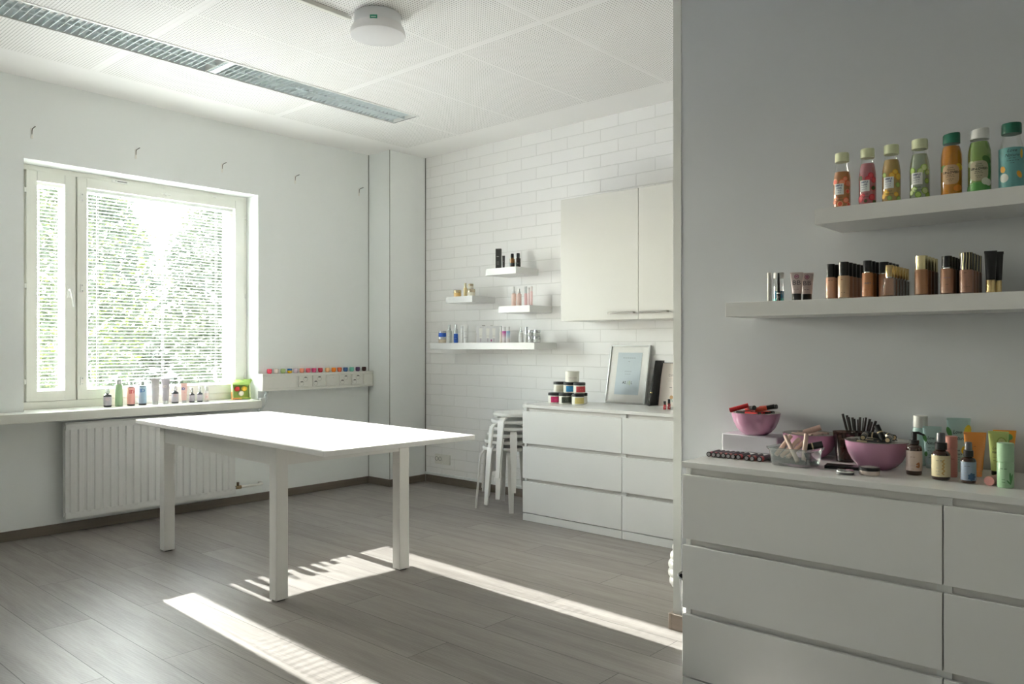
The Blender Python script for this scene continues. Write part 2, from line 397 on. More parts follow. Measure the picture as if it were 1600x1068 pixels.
# ------------------------------------------------------------------ windows
FY0, FY1 = 5.575, 5.725
def frame_ring(mb, x0, x1, z0, z1, wl, wr, wb_, wt, y0, y1, mat):
    mb.box(x0, x0 + wl, y0, y1, z0, z1, mat).box(x1 - wr, x1, y0, y1, z0, z1, mat)
    mb.box(x0 + wl, x1 - wr, y0, y1, z0, z0 + wb_, mat).box(x0 + wl, x1 - wr, y0, y1, z1 - wt, z1, mat); return mb
def window(idx, x0, x1, sashes):
    root = bpy.data.objects.new('window_%d' % idx, None); COL.objects.link(root); root['kind'] = 'structure'
    root.location = ((x0 + x1) / 2, FY0, 0.8); ox, oy, oz = root.location
    T = Matrix.Translation((-ox, -oy, -oz))
    mb = MB(); frame_ring(mb, 0, x1 - x0, 0, WZ1 - .772, .042, .018, .048, .035, 0, FY1 - FY0 + .02, m_frame)
    # rebate behind the sashes
    mb.box(.042, .084, .037, .080, 0, WZ1 - .772, m_frame).box(x1 - x0 - .045, x1 - x0 - .018, .037, .080, 0, WZ1 - .772, m_frame)
    mb.box(.084, x1 - x0 - .045, .037, .080, .048, .082, m_frame).box(.084, x1 - x0 - .045, .037, .080, WZ1 - .772 - .070, WZ1 - .772 - .035, m_frame)
    # mullions between sashes
    for a, b in zip(sashes[:-1], sashes[1:]):
        mb.box(a[1] - .014 - x0, b[0] + .014 - x0, .016, FY1 - FY0 + .02, .048, WZ1 - .772 - .035, m_frame)
    mb.build('window_frame', root, (x0 - ox, 0, .772 - oz), bevel=.002)
    for (a, b, ga, gb) in sashes:
        s_ = MB(); frame_ring(s_, a, b, .822, 2.286, ga - a, b - gb, .064, .062, FY0 - .006, FY0 + .034, m_frame)
        ww = .035 if b - a > .8 else -.004
        frame_ring(s_, a + .012, b - .012, .826, 2.278, ga - a - .008 + ww, b - gb - .008 + ww, .050, .060, FY0 + .085, FY0 + .120, m_frame)
        # dark joint lines of the mitred stiles
        for gx in (ga + .0, gb - .0):
            s_.box(gx - .0008, gx + .0008, FY0 - .0066, FY0 - .005, 2.224, 2.284, m_gap)
        so = s_.build('sash', root, (-ox, -oy, -oz), bevel=.0015)
        MB().box(ga, gb, FY0 + .012, FY0 + .016, .884, 2.226, m_pane).box(ga, gb, FY0 + .100, FY0 + .104, .884, 2.226, m_pane).build('pane', so)
    sb = MB().box(x0 - .25 if idx == 1 else x0 - .2, 3.122 if idx == 1 else x1 + .2, 5.25, YW + .005, .715, .7715, m_frame)
    sb.box(x0 - .002, x1 + .002, YW, FY0 + .02, .715, .7715, m_frame)
    sb.build('window_sill', root, (-ox, -oy, -oz), bevel=.003)
    return root
w1 = window(1, WX0, WX1, [(1.670, 1.955, 1.730, 1.892), (1.968, 3.163, 2.026, 3.088)])
added_window = window(2, VX0, VX1, [(VX0 + .046, VX1 - .02, VX0 + .106, VX1 - .08)])  # unseen window, added to brighten the foreground chest
# the sill ledge runs on along the wall to the left
S('trim_6', MB().box(VX1 + .2, WX0 - .25, 5.25, YW, .715, .7715, m_frame), .003)
# window hardware on window 1
ox, oy, oz = w1.location
def hw(name, mb): return mb.build(name, w1, (-ox, -oy, -oz), bevel=0)
m_hw = M((0.86, 0.86, 0.82), 0.25)
for z in (2.156, 1.553, .95):
    hw('hinge', MB().cyl((1.660, 5.560, z - .014), (1.660, 5.560, z + .014), .006, m_hw).cyl((1.660, 5.560, z - .018), (1.660, 5.560, z + .018), .003, m_chrome))
for z in (2.161, 1.556, .955):
    hw('hinge', MB().cyl((3.166, 5.560, z - .012), (3.166, 5.560, z + .012), .005, m_hw).cyl((3.166, 5.560, z - .016), (3.166, 5.560, z + .016), .003, m_chrome))
for z in (2.154, 1.555, .943):
    hw('catch', MB().box(1.984, 2.002, 5.560, 5.570, z - .026, z + .026, m_hw).cyl((1.993, 5.556, z - .018), (1.993, 5.57, z - .018), .004, m_chrome).cyl((1.993, 5.556, z + .018), (1.993, 5.57, z + .018), .004, m_chrome))
hb = MB().box(1.905, 1.925, 5.558, 5.570, 1.49, 1.56, m_hw).cyl((1.915, 5.57, 1.54), (1.915, 5.53, 1.54), .008, m_hw)
hb.tube([(1.915, 5.532, 1.545), (1.922, 5.528, 1.50), (1.930, 5.528, 1.45), (1.933, 5.53, 1.43)], .007, m_hw)
hw('sash_handle', hb)
hw('catch', MB().box(2.525, 2.585, 5.560, 5.569, 2.250, 2.262, m_hw).cyl((2.555, 5.556, 2.256), (2.555, 5.57, 2.256), .012, m_hw))
hw('catch', MB().box(2.895, 2.93, 5.552, 5.569, 2.283, 2.298, m_hw))
for z in (1.607, 1.397): hw('screw_cap', MB().cyl((3.105, 5.566, z), (3.105, 5.570, z), .007, m_hw))
vb = MB().box(2.185, 2.290, 5.556, 5.575, 2.284, 2.304, m_hw)
vb.box(2.203, 2.207, 5.555, 5.556, 2.293, 2.297, m_black)
for k in range(11): vb.box(2.215 + k * .006, 2.2195 + k * .006, 5.555, 5.556, 2.290, 2.296, m_black)
hw('air_vent', vb)
# venetian blinds between the panes
m_slat = M((0.86, 0.87, 0.87), 0.45)
def blind(x0, x1, cords, label, group=None):
    z0, z1 = .884, 2.226; y = 5.632
    t = thing('venetian_blind', label, 'blind', ((x0 + x1) / 2, y, z1))
    cx = (x0 + x1) / 2; hw_ = (x1 - x0) / 2 - .003
    mb = MB(); n = 57; pitch = (z1 - z0 - .05) / n
    tl = math.tan(R(1))
    for k in range(n):
        z = -0.032 - k * pitch
        vs = []
        for j, (yy, cz) in enumerate(((-.0125, 0), (-.004, .0016), (.004, .0016), (.0125, 0))):
            vs += [(-hw_, yy, z + yy * tl + cz), (hw_, yy, z + yy * tl + cz)]
        mb.add(vs, [(0, 1, 3, 2), (2, 3, 5, 4), (4, 5, 7, 6)], m_slat)
    mb.build('slats', t, sharp=180)
    MB().box(-hw_, hw_, -.013, .013, -.020, -.001, m_slat).build('head_rail', t)
    MB().box(-hw_, hw_, -.012, .012, z0 - z1 + .002, z0 - z1 + .012, m_slat).build('bottom_rail', t)
    for c in cords:
        MB().cyl((c - cx, -.0128, -.02), (c - cx, -.0128, z0 - z1 + .01), .0011, m_slat, seg=5).cyl((c - cx, .0128, -.02), (c - cx, .0128, z0 - z1 + .01), .0011, m_slat, seg=5).build('ladder_cord', t)
    return t
blind(1.742, 1.906, (1.757, 1.884), 'narrow white venetian blind inside the slim left sash of the window')
blind(2.036, 3.104, (2.115, 2.56, 2.965), 'wide white venetian blind inside the large right sash of the window')
cd = thing('blind_cord', 'thin tilt cord with a small knob hanging down the right window jamb', 'cord', (3.159, 5.562, 2.285))
MB().cyl((0, 0, 0), (0, 0, -1.33), .0018, m_hw, seg=6).build('cord', cd)
MB().lathe([(.002, -1.36), (.006, -1.355), (.005, -1.335), (.002, -1.325)], m_hw, 10).build('knob', cd)

# ------------------------------------------------------------------ outside
m_bounce_ground = mk_wall('pale_bounce_ground', (0.80, 0.765, 0.81), 0.9)  # ground made pale to bounce sunlight up onto the ceiling
gm = MB().box(-25, 30, 5.9, 60, -1.3, -1.2, m_bounce_ground).build('ground_outside', kind='structure')
m_bark = M((0.45, 0.43, 0.38), 0.8, noise=0.2)
def tree(x, y, h, r, col, label):
    t = thing('leafy_tree', label, 'tree', (x, y, -1.2), 0, 'trees outside the window')
    tb = MB(); random.seed(int(x * 10) + 50)
    tb.tube([(0, 0, 0), (.05, 0, h * .4), (-.05, .05, h * .8), (0, 0, h)], [.09, .07, .04, .015], m_bark, 8)
    for k in range(9):
        a = k * 2.4; z = h * (.3 + .07 * k); tb.tube([(0, 0, z), (math.cos(a) * r * .5, math.sin(a) * r * .5, z + .4), (math.cos(a) * r * .8, math.sin(a) * r * .8, z + .5)], [.03, .02, .008], m_bark, 6)
    tb.build('trunk', t)
    lb = MB(); vs = []; fs = []
    for k in range(4200):
        a = random.uniform(0, 6.283); zz = random.betavariate(2, 1.6); rad = r * math.sin(math.pi * min(1, .12 + .85 * zz)) * random.random() ** .5
        c = Vector((rad * math.cos(a), rad * math.sin(a), h * .18 + zz * h * .9))
        u = Vector((random.gauss(0, 1), random.gauss(0, 1), random.gauss(0, 1))).normalized(); q = u.orthogonal().normalized()
        s_ = random.uniform(.05, .10); i = len(vs)
        vs += [tuple(c - u * s_), tuple(c + q * s_ * .5), tuple(c + u * s_), tuple(c - q * s_ * .5)]; fs.append((i, i + 1, i + 2, i + 3))
    lb.add(vs, fs, col); lo = lb.build('foliage', t, sharp=180); lo['kind'] = 'stuff'
ml1, ml2, ml3 = mk_leaf((0.15, 0.18, 0.035)), mk_leaf((0.07, 0.085, 0.045)), mk_leaf((0.11, 0.12, 0.065))
for (x, y, h, r, c, l) in ((4.6, 12.8, 5.2, 1.12, 1, 'dark green tree outside, nearest on the left in the window'), (7.1, 13.0, 5.2, 1.15, 1, 'dark green tree outside, nearest on the right in the window'),
        (5.7, 15.9, 6.0, 1.25, 0, 'yellow-green tree outside, in the gap between the two nearest trees'), (8.6, 16.1, 5.9, 1.3, 2, 'pale green tree outside, right edge of the window'),
        (7.1, 19.3, 6.8, 1.5, 0, 'yellow-green tree outside, farthest back in the middle'), (10.3, 19.6, 6.6, 1.4, 2, 'pale green tree outside, farthest back on the right'), (4.1, 18.6, 6.6, 1.3, 2, 'pale green tree outside, farthest back on the left')):
    tree(x, y, h, r, (ml1, ml2, ml3)[c], l)
t = thing('hedge', 'tall dense hedge far behind the trees outside the window', 'hedge', (8.5, 24.0, -1.2))
random.seed(3); hb = MB(); vs = []; fs = []
for k in range(9000):
    c = Vector((random.uniform(-7, 9), random.uniform(-.8, .8), random.random() * (3.6 + .5 * math.sin(k * .37)))); u = Vector((random.gauss(0, 1), random.gauss(0, 1), random.gauss(0, 1))).normalized(); q = u.orthogonal().normalized()
    s_ = random.uniform(.10, .18); i = len(vs); vs += [tuple(c - u * s_), tuple(c + q * s_ * .6), tuple(c + u * s_), tuple(c - q * s_ * .6)]; fs.append((i, i + 1, i + 2, i + 3))
hb.add(vs, fs, ml3); hb.build('foliage', t, sharp=180)['kind'] = 'stuff'
MB().box(-7, 9, -.2, .2, 0, 2.9, m_bark).build('stems', t)

# ------------------------------------------------------------------ radiator, pipe
t = thing('radiator', 'white ribbed panel radiator under the window sill', 'radiator', (1.807, 5.296, .094))
RW, RH = 1.135, .603
rb = MB(); n = 23; pit = (RW - .03) / n; secs = []
pts = []
for k in range(n):
    x = .015 + k * pit; pts += [(x, .010), (x + pit * .12, .010), (x + pit * .24, .0), (x + pit * .76, .0), (x + pit * .88, .010)]
pts.append((RW - .015, .010))
def strip(z0, z1, prof):
    vs = []; fs = []
    for i, (x, y) in enumerate(prof):
        vs += [(x, y, z0), (x, y, z1)]
        if i: fs.append((2 * i - 2, 2 * i, 2 * i + 1, 2 * i - 1))
    rb.add(vs, fs, m_white)
strip(.045, RH - .045, pts)
m_rad = m_white
rb.box(0, RW, .0035, .014, .008, .045, m_rad).box(0, RW, .0035, .014, RH - .045, RH - .008, m_rad)
for k in range(n):   # pinched rib ends
    x = .015 + k * pit
    for z, s_ in ((.045, -1), (RH - .045, 1)):
        rb.add([(x + pit * .24, 0, z), (x + pit * .76, 0, z), (x + pit * .76, .0035, z + s_ * .012), (x + pit * .24, .0035, z + s_ * .012)], [(0, 1, 2, 3)], m_rad)
rb.box(0, RW, .013, .020, 0, RH, m_rad)
rb.build('front_panel', t)
MB().box(0, RW, .050, .060, 0, RH, m_rad).build('back_panel', t)
for a_ in (0, RW - .003): MB().box(a_, a_ + .003, .018, .052, .03, RH - .03, m_rad).build('side_cover', t)
gb = MB()
for k in range(45): gb.box(.01 + k * .025, .022 + k * .025, .022, .048, RH - .006, RH - .002, m_rad)
gb.build('top_grille', t)
for a_ in (.03, RH - .03): MB().cyl((0.012, .030, a_), (-0.004, .030, a_), .010, m_rad).build('plug', t)
for a_ in (.25, .85): MB().box(a_, a_ + .03, .06, .109, .05, .52, m_rad).build('wall_bracket', t)
vb = MB().cyl((RW, .035, .045), (RW + .020, .035, .045), .008, m_chrome).cyl((RW + .018, .035, .045), (RW + .058, .035, .045), .013, M((.30, .22, .12), .35, .8)).cyl((RW + .034, .035, .045), (RW + .034, .035, .082), .009, M((.12, .09, .05), .4, .6))
vb.build('valve', t)
pt = MB().tube([(RW + .058, .035, .045), (RW + .20, .035, .045), (RW + .235, .045, .045), (RW + .245, .07, .045), (RW + .245, .106, .045)], .0095, m_plastic).build('pipe', t)

# ------------------------------------------------------------------ socket channel
t = thing('cable_channel', 'long off-white wall trunking with sockets right of the window', 'trunking', (3.183, 5.338, .833))
CW = 4.231 - 3.183
MB().box(0, CW, .008, .069, 0, .130, m_plastic).box(0, CW, 0, .008, 0, .018, m_plastic).box(0, CW, 0, .008, .112, .130, m_plastic).box(-.003, 0, 0, .069, 0, .130, m_plastic).build('channel', t, bevel=.0015)
for a_, b_ in ((.004, .30), (1.02, CW)): MB().box(a_, b_, .0045, .008, .020, .110, m_plastic).build('cover_strip', t, bevel=.001)
def socket(x, kind, label):
    s_ = thing('power_outlet' if kind == 's' else 'cover_plate', label, 'outlet' if kind == 's' else 'cover plate', (x, 5.342, .898), 0)
    MB().box(-.042, .042, -.012, .004, -.043, .043, m_plastic).build('plate', s_, bevel=.003)
    if kind == 's':
        for (dx, dz) in ((-.017, -.017), (.017, .017)):
            q = MB(); Tm = Matrix.Translation((dx, -.0125, dz)) @ Matrix.Rotation(R(90), 4, 'X')
            q.lathe([(.0195, -.006), (.0195, .001), (.0175, .001), (.0170, -.004), (0, -.0045)], M((.52, .51, .47), .5), 22, Tm)
            for a in (-1, 1): q.cyl((dx + a * .0065, -.0095, dz - a * .0065), (dx + a * .0065, -.0075, dz - a * .0065), .0026, m_black, seg=8)
            q.add([(dx - .013, -.0132, dz + .009), (dx + .013, -.0132, dz + .009), (dx + .009, -.0132, dz + .0165), (dx - .009, -.0132, dz + .0165)], [(0, 1, 2, 3)], M((.10, .10, .09), .6))
            q.build('socket', s_)
    elif kind == 'd':
        MB().box(-.034, .034, -.0145, -.012, -.020, .034, m_plastic).box(.018, .021, -.0155, -.0145, .020, .024, M((.2, .2, .2), .5)).build('data_insert', s_, bevel=.001)
for x, k, l in ((3.535, 's', 'double wall socket in the trunking, nearest the window'), (3.664, 's', 'double wall socket just left of the blank data plate'),
                (3.792, 'd', 'off-white data outlet plate between the pairs of double sockets'), (3.921, 's', 'double wall socket just right of the data plate'),
                (4.045, 's', 'double wall socket, farthest right of the sockets in the trunking'), (4.168, 'b', 'plain blank cover plate at the right end of the trunking')):
    socket(x, k, l)
# pots of balm in a row on the channel
pots = [('#e0435c', '#f08a97', 'red', 3.261), ('#f0e2da', '#f2ece6', 'clear whitish', 3.320), ('#b5cc88', '#c5d8a0', 'pale green', 3.379), ('#f0c21c', '#1f6aa5', 'yellow and blue', 3.438),
        ('#ecd8e6', '#f2e6f0', 'faint lilac', 3.491), ('#f29a7e', '#f5b09c', 'salmon', 3.547), ('#ef6a80', '#f28a9c', 'coral pink', 3.606), ('#d2467e', '#e06a98', 'magenta', 3.660),
        ('#cc1030', '#d83048', 'deep red', 3.721), ('#f5c690', '#f7d8b0', 'peach', 3.789), ('#f58a1e', '#f79c40', 'bright orange', 3.850), ('#e4622e', '#e87a4c', 'burnt orange', 3.908),
        ('#2e5a92', '#4a72a4', 'blue', 3.968), ('#7fd0bc', '#98dccb', 'mint', 4.031), ('#5a3468', '#6e4a7c', 'purple', 4.093), ('#4a2c26', '#5e403a', 'dark brown', 4.159)]
for i, (c1, c2, nm, x) in enumerate(pots):
    t = thing('lip_balm_pot', f'small {nm} lip balm pot standing on the wall trunking', 'lip balm', (x, 5.375, .963), 0, 'row of lip balm pots on the trunking')
    MB().lathe([(.011, 0), (.0150, .003), (.0185, .011), (.0188, .020)], M(c1, .25, coat=.5), 20).build('pot', t)
    MB().lathe([(.0188, .0202), (.0184, .030), (.0165, .0355), (0, .0365)], M(c2 if i == 3 else c1, .25, coat=.5), 20).build('lid', t)
    MB().patch(-.006, .006, .014, .017, M(c2, .4), r=.0192, n=4).build('label', t)
t = thing('flexible_conduit', 'short grey flexible conduit dropping from the trunking by the sill', 'conduit', (3.235, 5.372, .833))
fp = []; fr = []
for k in range(29):
    u = k / 28; fp.append((-.055 * u * u - .01 * u, 0, -.155 * u)); fr.append(.0155 if k % 2 else .0135)
MB().tube(fp, fr, M((.62, .66, .66), .5), 12).build('hose', t)
rp = [(-.068 + .018 * math.cos(a), .004 * math.sin(3 * a), -.168 + .014 * math.sin(a)) for a in [k * math.pi / 12 for k in range(24)]]
MB().tube(rp, .0022, m_black, 6, True).build('cable_tie', t)
MB().box(-.064, -.030, -.026, -.0005, -.11, -.05, M((.62, .63, .61), .5)).build('clip', t)

# ------------------------------------------------------------------ adhesive hooks
for i, (x, z, l) in enumerate(((1.650, 2.490, 'clear adhesive wall hook, leftmost of the row above the window'), (2.275, 2.478, 'clear adhesive wall hook, second from the left above the window'),
                               (2.893, 2.488, 'clear adhesive wall hook above the right part of the window'), (3.506, 2.500, 'clear adhesive wall hook, second from the white column'),
                               (4.130, 2.493, 'clear adhesive wall hook right beside the white column'))):
    t = thing('wall_hook', l, 'hook', (x, YW, z), 0, 'adhesive hooks above the window')
    MB().box(-.007, .007, -.003, 0, -.045, .020, m_plastic).build('base', t, bevel=.001)
    MB().tube([(0, -.004, -.018), (0, -.005, .004), (0, -.012, .014), (0, -.038, .017), (0, -.060, .019)], [.0013, .0018, .0022, .0022, .0028], M((.07, .07, .07), .3, .5), 8).build('hook_arm', t)

# ------------------------------------------------------------------ ceiling luminaires
nlum = 3; seg_l = (LX1 - LX0) / nlum
lab = ['recessed louvred ceiling light, the end unit nearest the brick wall', 'recessed louvred ceiling light, middle unit of the long trough', 'recessed louvred ceiling light, unit at the left edge of the picture']
for k in range(nlum):
    x1 = LX1 - k * seg_l; x0 = x1 - seg_l
    t = thing('ceiling_light', lab[k], 'ceiling light', (x0, LY0, H), 0, 'row of recessed ceiling lights')
    L = seg_l; D = LY1 - LY0; ca = M((.66, .72, .735), .40, .12)
    hb = MB().box(0, L, 0, .002, 0, .10, m_white).box(0, L, D - .002, D, 0, .10, m_white).box(0, L, 0, D, .10, .102, m_white).box(0, .002, 0, D, 0, .1, m_white).box(L - .002, L, 0, D, 0, .1, m_white)
    hb.build('housing', t)
    fb = MB().box(-.0, L, -.018, .002, -.004, 0, m_white).box(0, L, D - .004, D + .004, -.003, 0, m_white)
    if k == 0: fb.box(L - .002, L + .004, -.018, D + .004, -.003, 0, M((.25, .26, .26), .5))
    fb.build('trim_frame', t)
    rf = MB()
    for (a, b) in ((.004, .040), (D - .004, D - .040)):
        vs = []; fs = []
        for j in range(6):
            u = j / 5; y = a + (b - a) * (1 - math.cos(u * math.pi / 2)); z = .004 + .07 * math.sin(u * math.pi / 2)
            vs += [(0.003, y, z), (L - .003, y, z)]
            if j: fs.append((2 * j - 2, 2 * j - 1, 2 * j + 1, 2 * j))
        rf.add(vs, fs, ca)
    rf.build('reflector', t)
    lv = MB(); nb = int(L / .0345)
    for j in range(nb):
        x = .012 + j * .0345
        lv.add([(x, .008, .003), (x, D - .008, .003), (x + .002, D - .03, .022), (x + .002, .03, .022), (x + .004, .008, .003), (x + .004, D - .008, .003)], [(0, 1, 2, 3), (4, 3, 2, 5), (0, 4, 5, 1)], ca)
    lv.box(.003, L - .003, D / 2 - .002, D / 2 + .002, .004, .024, ca)
    lv.build('louvre', t)
    MB().cyl((.02, D * .3, .07), (L - .02, D * .3, .07), .013, M((.85, .85, .83), .3)).cyl((.02, D * .7, .07), (L - .02, D * .7, .07), .013, M((.85, .85, .83), .3)).build('fluorescent_tube', t)
    MB().box(.02, .06, .01, D - .01, .001, .003, m_alu).build('blank_plate', t)
t = thing('ceiling_lamp', 'round white drum ceiling lamp with a small green sticker', 'ceiling lamp', (2.475, 3.088, H), R(-48))
MB().lathe([(.112, 0), (.116, -.004), (.118, -.052), (.121, -.056)], M((.72, .73, .75), .35), 40).build('lamp_body', t)
MB().lathe([(.121, -.056), (.126, -.062), (.134, -.080), (.137, -.094), (.134, -.104), (.10, -.112), (.05, -.116), (0, -.117)], M((.78, .77, .78), .30, coat=.3), 40).build('diffuser', t)
sb = MB(); sb.patch(-.018, .018, -.070, -.050, M((.02, .26, .16), .5), r=.1225 + .006).patch(-.012, .012, -.0615, -.0585, M((.8, .85, .8), .5), r=.1289, n=3)
sb.build('sticker', t)
t = thing('cable_duct', 'thin white cable duct running across the ceiling to the round lamp', 'cable duct', (2.375, 3.200, H))
MB().box(-4.7, 0, -.014, .014, -.022, 0, m_plastic).build('duct', t, bevel=.002)
MB().box(-.004, .018, -.008, .008, -.018, -.004, m_plastic).build('grommet', t)

# ------------------------------------------------------------------ dresser builder (two columns of three drawers)
def dresser(loc, rz, label, depth, plinth, mat):
    t = thing('chest_of_drawers', label, 'chest of drawers', loc, rz)
    W, Hh = 1.60, .78
    MB().box(0, W, 0, depth, Hh - .020, Hh, mat).build('top_panel', t, bevel=.0012)
    cb = MB().box(.006, .024, .020, depth, 0, Hh - .0202, mat).box(W - .024, W - .006, .020, depth, 0, Hh - .0202, mat).box(W / 2 - .019, W / 2 + .019, .020, depth, 0, Hh - .0202, mat)
    cb.box(.024, W - .024, depth - .008, depth, 0, Hh - .02, mat)
    cb.box(.024, W - .024, .027, .034, .05, Hh - .0202, M((.72, .70, .68), .5))
    cb.build('carcass', t)
    zs = [(.054, .262), (.284, .497), (.519, .736)]
    for c in range(2):
        x0 = .002 + c * W / 2; x1 = W / 2 - .002 + c * W / 2
        for a, b in reversed(zs):
            MB().box(x0, x1, .002, .018, a, b, mat).box(x0 + .05, x1 - .05, .018, .0265, a + .01, b - .035, mat).build('drawer', t, bevel=.0012)
        MB().box(x0, x1, .004, .018, .0, .048, mat).build('plinth', t, bevel=.001)
    return t
dresser((4.0173, 3.4752, 0), R(-90), 'white six-drawer chest against the brick wall, beneath the wall cupboard', .513, True, m_white)
dresser((2.3836, 1.3449, 0), R(-90), 'white six-drawer chest in the foreground against the grey wall', .480, True, m_white)

# ------------------------------------------------------------------ wall cupboard
t = thing('wall_cupboard', 'cream two-door wall cupboard hung on the brick wall', 'cupboard', (4.283, 3.353, 1.346), R(-90))
CH = .836
MB().box(.001, 1.252, .019, .350, 0, CH, m_cab).build('cupboard_body', t)
for c in range(2):
    d = MB().box(c * .627 + .0015, c * .627 + .6255, 0, .0175, .0, CH, m_cab).build('door', t, bevel=.0012)
    hx = .41 if c == 0 else .655
    h_ = MB(); hx0 = hx; hx1 = hx + .195
    h_.box(hx0, hx0 + .008, -.026, .001, .037, .049, m_steel).box(hx1 - .008, hx1, -.026, .001, .037, .049, m_steel).box(hx0, hx1, -.030, -.022, .037, .049, m_steel)
    h_.build('handle', d, bevel=.001)

# ------------------------------------------------------------------ floating shelves
def shelf(x, y, z, wdt, label, depth=.26, mat=m_white):
    t = thing('floating_shelf', label, 'shelf', (x, y, z), R(-90))
    MB().box(0, wdt, 0, depth, -.0505, 0, mat).build('board', t, bevel=.0008)
    MB().box(wdt, wdt + .0004, depth - .0005, depth, -.045, -.006, m_gap).build('wall_joint', t)
    return t
XS = XB - .26
shelf(XS, 4.153, 1.7645, .308, 'short white floating shelf, the highest on the brick wall')
shelf(XS, 4.597, 1.5685, .300, 'short white floating shelf on the left with the gold jars')
shelf(XS, 4.019, 1.4740, .309, 'short white floating shelf with the pink bottles')
shelf(XS, 4.781, 1.2000, 1.115, 'long white floating shelf, the lowest on the brick wall')
XG0 = XG - .26
shelf(XG0, .984, 1.6265, 1.90, 'upper white floating shelf on the grey wall with juice-coloured bottles')
shelf(XG0, 1.304, 1.3275, 1.90, 'lower white floating shelf on the grey wall with foundation bottles')

# ------------------------------------------------------------------ dining table
ang = math.atan2(-.10, 2.07)     # near-left to far-left edge direction
t = thing('dining_table', 'large white extending table standing in the sunlight', 'table', (1.903, 2.728, 0), ang)
TL, TW = 2.035, .852; ZT = .738
m_leg = mk_wood('white_painted_wood', (0.80, 0.79, 0.77), (0.76, 0.75, 0.73), 'Z', 1.0, .4)
tb = MB(); 
MB().box(0, TW, 0.0, TL, ZT - .022, ZT, m_top).build('tabletop', t, bevel=.002)
MB().box(.004, TW - .004, .42, .4215, ZT - .0003, ZT + .0002, M((.62, .61, .60), .6)).build('leaf_joint', t)
lx0, lx1, ly0, ly1, lg = .044, .812, .466, 1.790, .062
for (x, y) in ((lx0, ly0), (lx1 - lg, ly0), (lx0, ly1 - lg), (lx1 - lg, ly1 - lg)):
    lo = MB().box(x, x + lg, y, y + lg, .006, ZT - .0225, m_leg).build('leg', t, bevel=.003)
    MB().box(x + .01, x + lg - .01, y + .01, y + lg - .01, 0, .007, m_blackm).build('foot_pad', lo)
az = ZT - .0225
for (a, b, c, d) in ((lx0 + .006, lx0 + .028, ly0 + lg, ly1 - lg), (lx1 - .028, lx1 - .006, ly0 + lg, ly1 - lg)):
    MB().box(a, b, c, d, az - .092, az, m_leg).build('apron', t, bevel=.001)
for (c, d) in ((ly0 + .006, ly0 + .028), (ly1 - .028, ly1 - .006)):
    MB().box(lx0 + lg, lx1 - lg, c, d, az - .092, az, m_leg).build('apron', t, bevel=.001)

# ------------------------------------------------------------------ stacked stools
def stool():
    t = thing('stool', '', 'stool', (0, 0, 0))
    MB().lathe([(0, .425), (.170, .425), (.176, .429), (.1765, .443), (.172, .449), (0, .450)], m_stool, 40).build('seat', t)
    for q in range(4):
        a = q * math.pi / 2 + math.pi / 4
        prof = [(.085, .419), (.148, .418), (.172, .410), (.188, .390), (.194, .36), (.204, .25), (.218, .10), (.226, .0)]
        secs = []
        for i, (r_, z_) in enumerate(prof):
            p0 = prof[max(i - 1, 0)]; p1 = prof[min(i + 1, len(prof) - 1)]
            tx, tz = p1[0] - p0[0], p1[1] - p0[1]; ln = math.hypot(tx, tz); nx, nz = tz / ln, -tx / ln
            hw_ = .0215 + .004 * min(1, i / 3) - (.010 * max(0, (.36 - z_) / .36)); th = .0055
            if i == len(prof) - 1: nx, nz = -1, 0
            secs.append([(r_ + nx * th, -hw_, z_ + nz * th), (r_ + nx * th, hw_, z_ + nz * th), (r_ - nx * th, hw_, z_ - nz * th), (r_ - nx * th, -hw_, z_ - nz * th)])
        MB().loft(secs, m_stool, Matrix.Rotation(a, 4, 'Z')).build('leg', t, sharp=40)
    return t
s0 = stool()
rots = [5, 41, 62, -3, 22, 48]
where = ['bottom stool of the stack, its feet on the floor', 'second stool from the bottom of the stack', 'third stool from the bottom of the stack', 'third stool from the top of the stack', 'second stool from the top of the stack', 'topmost stool of the stack']
for k in range(6):
    loc = (4.262 + .004 * k, 3.835 - .0175 * k, .0005 + k * .0495); lb = 'white bentwood stool, ' + where[k]
    if k == 0: s0.location = loc; s0.rotation_euler = (0, 0, R(rots[0])); s0['label'] = lb; s0['group'] = 'stacked white stools'
    else: dup(s0, loc, R(rots[k]), lb, 'stacked white stools')

# ------------------------------------------------------------------ wall socket on the brick wall
t = thing('power_outlet', 'low double wall socket on the brick wall near the corner', 'outlet', (XB, 4.905, .208), R(-90))
MB().box(-.085, .095, -.012, 0, -.042, .042, m_plastic).build('plate', t, bevel=.002)
MB().box(-.080, .010, -.020, -.012, -.034, .034, m_plastic).build('cover', t, bevel=.003)
for dx in (-.056, -.014):
    q = MB(); Tm = Matrix.Translation((dx, -.0205, .004)) @ Matrix.Rotation(R(90), 4, 'X')
    q.lathe([(.018, -.004), (.018, .001), (.016, .0012), (.015, -.001), (0, -.0005)], M((.10, .085, .07), .5), 20, Tm)
    for a in (-1, 1): q.cyl((dx + a * .006, -.0185, .004), (dx + a * .006, -.0170, .004), .0025, m_chrome, seg=8)
    q.build('socket', t)

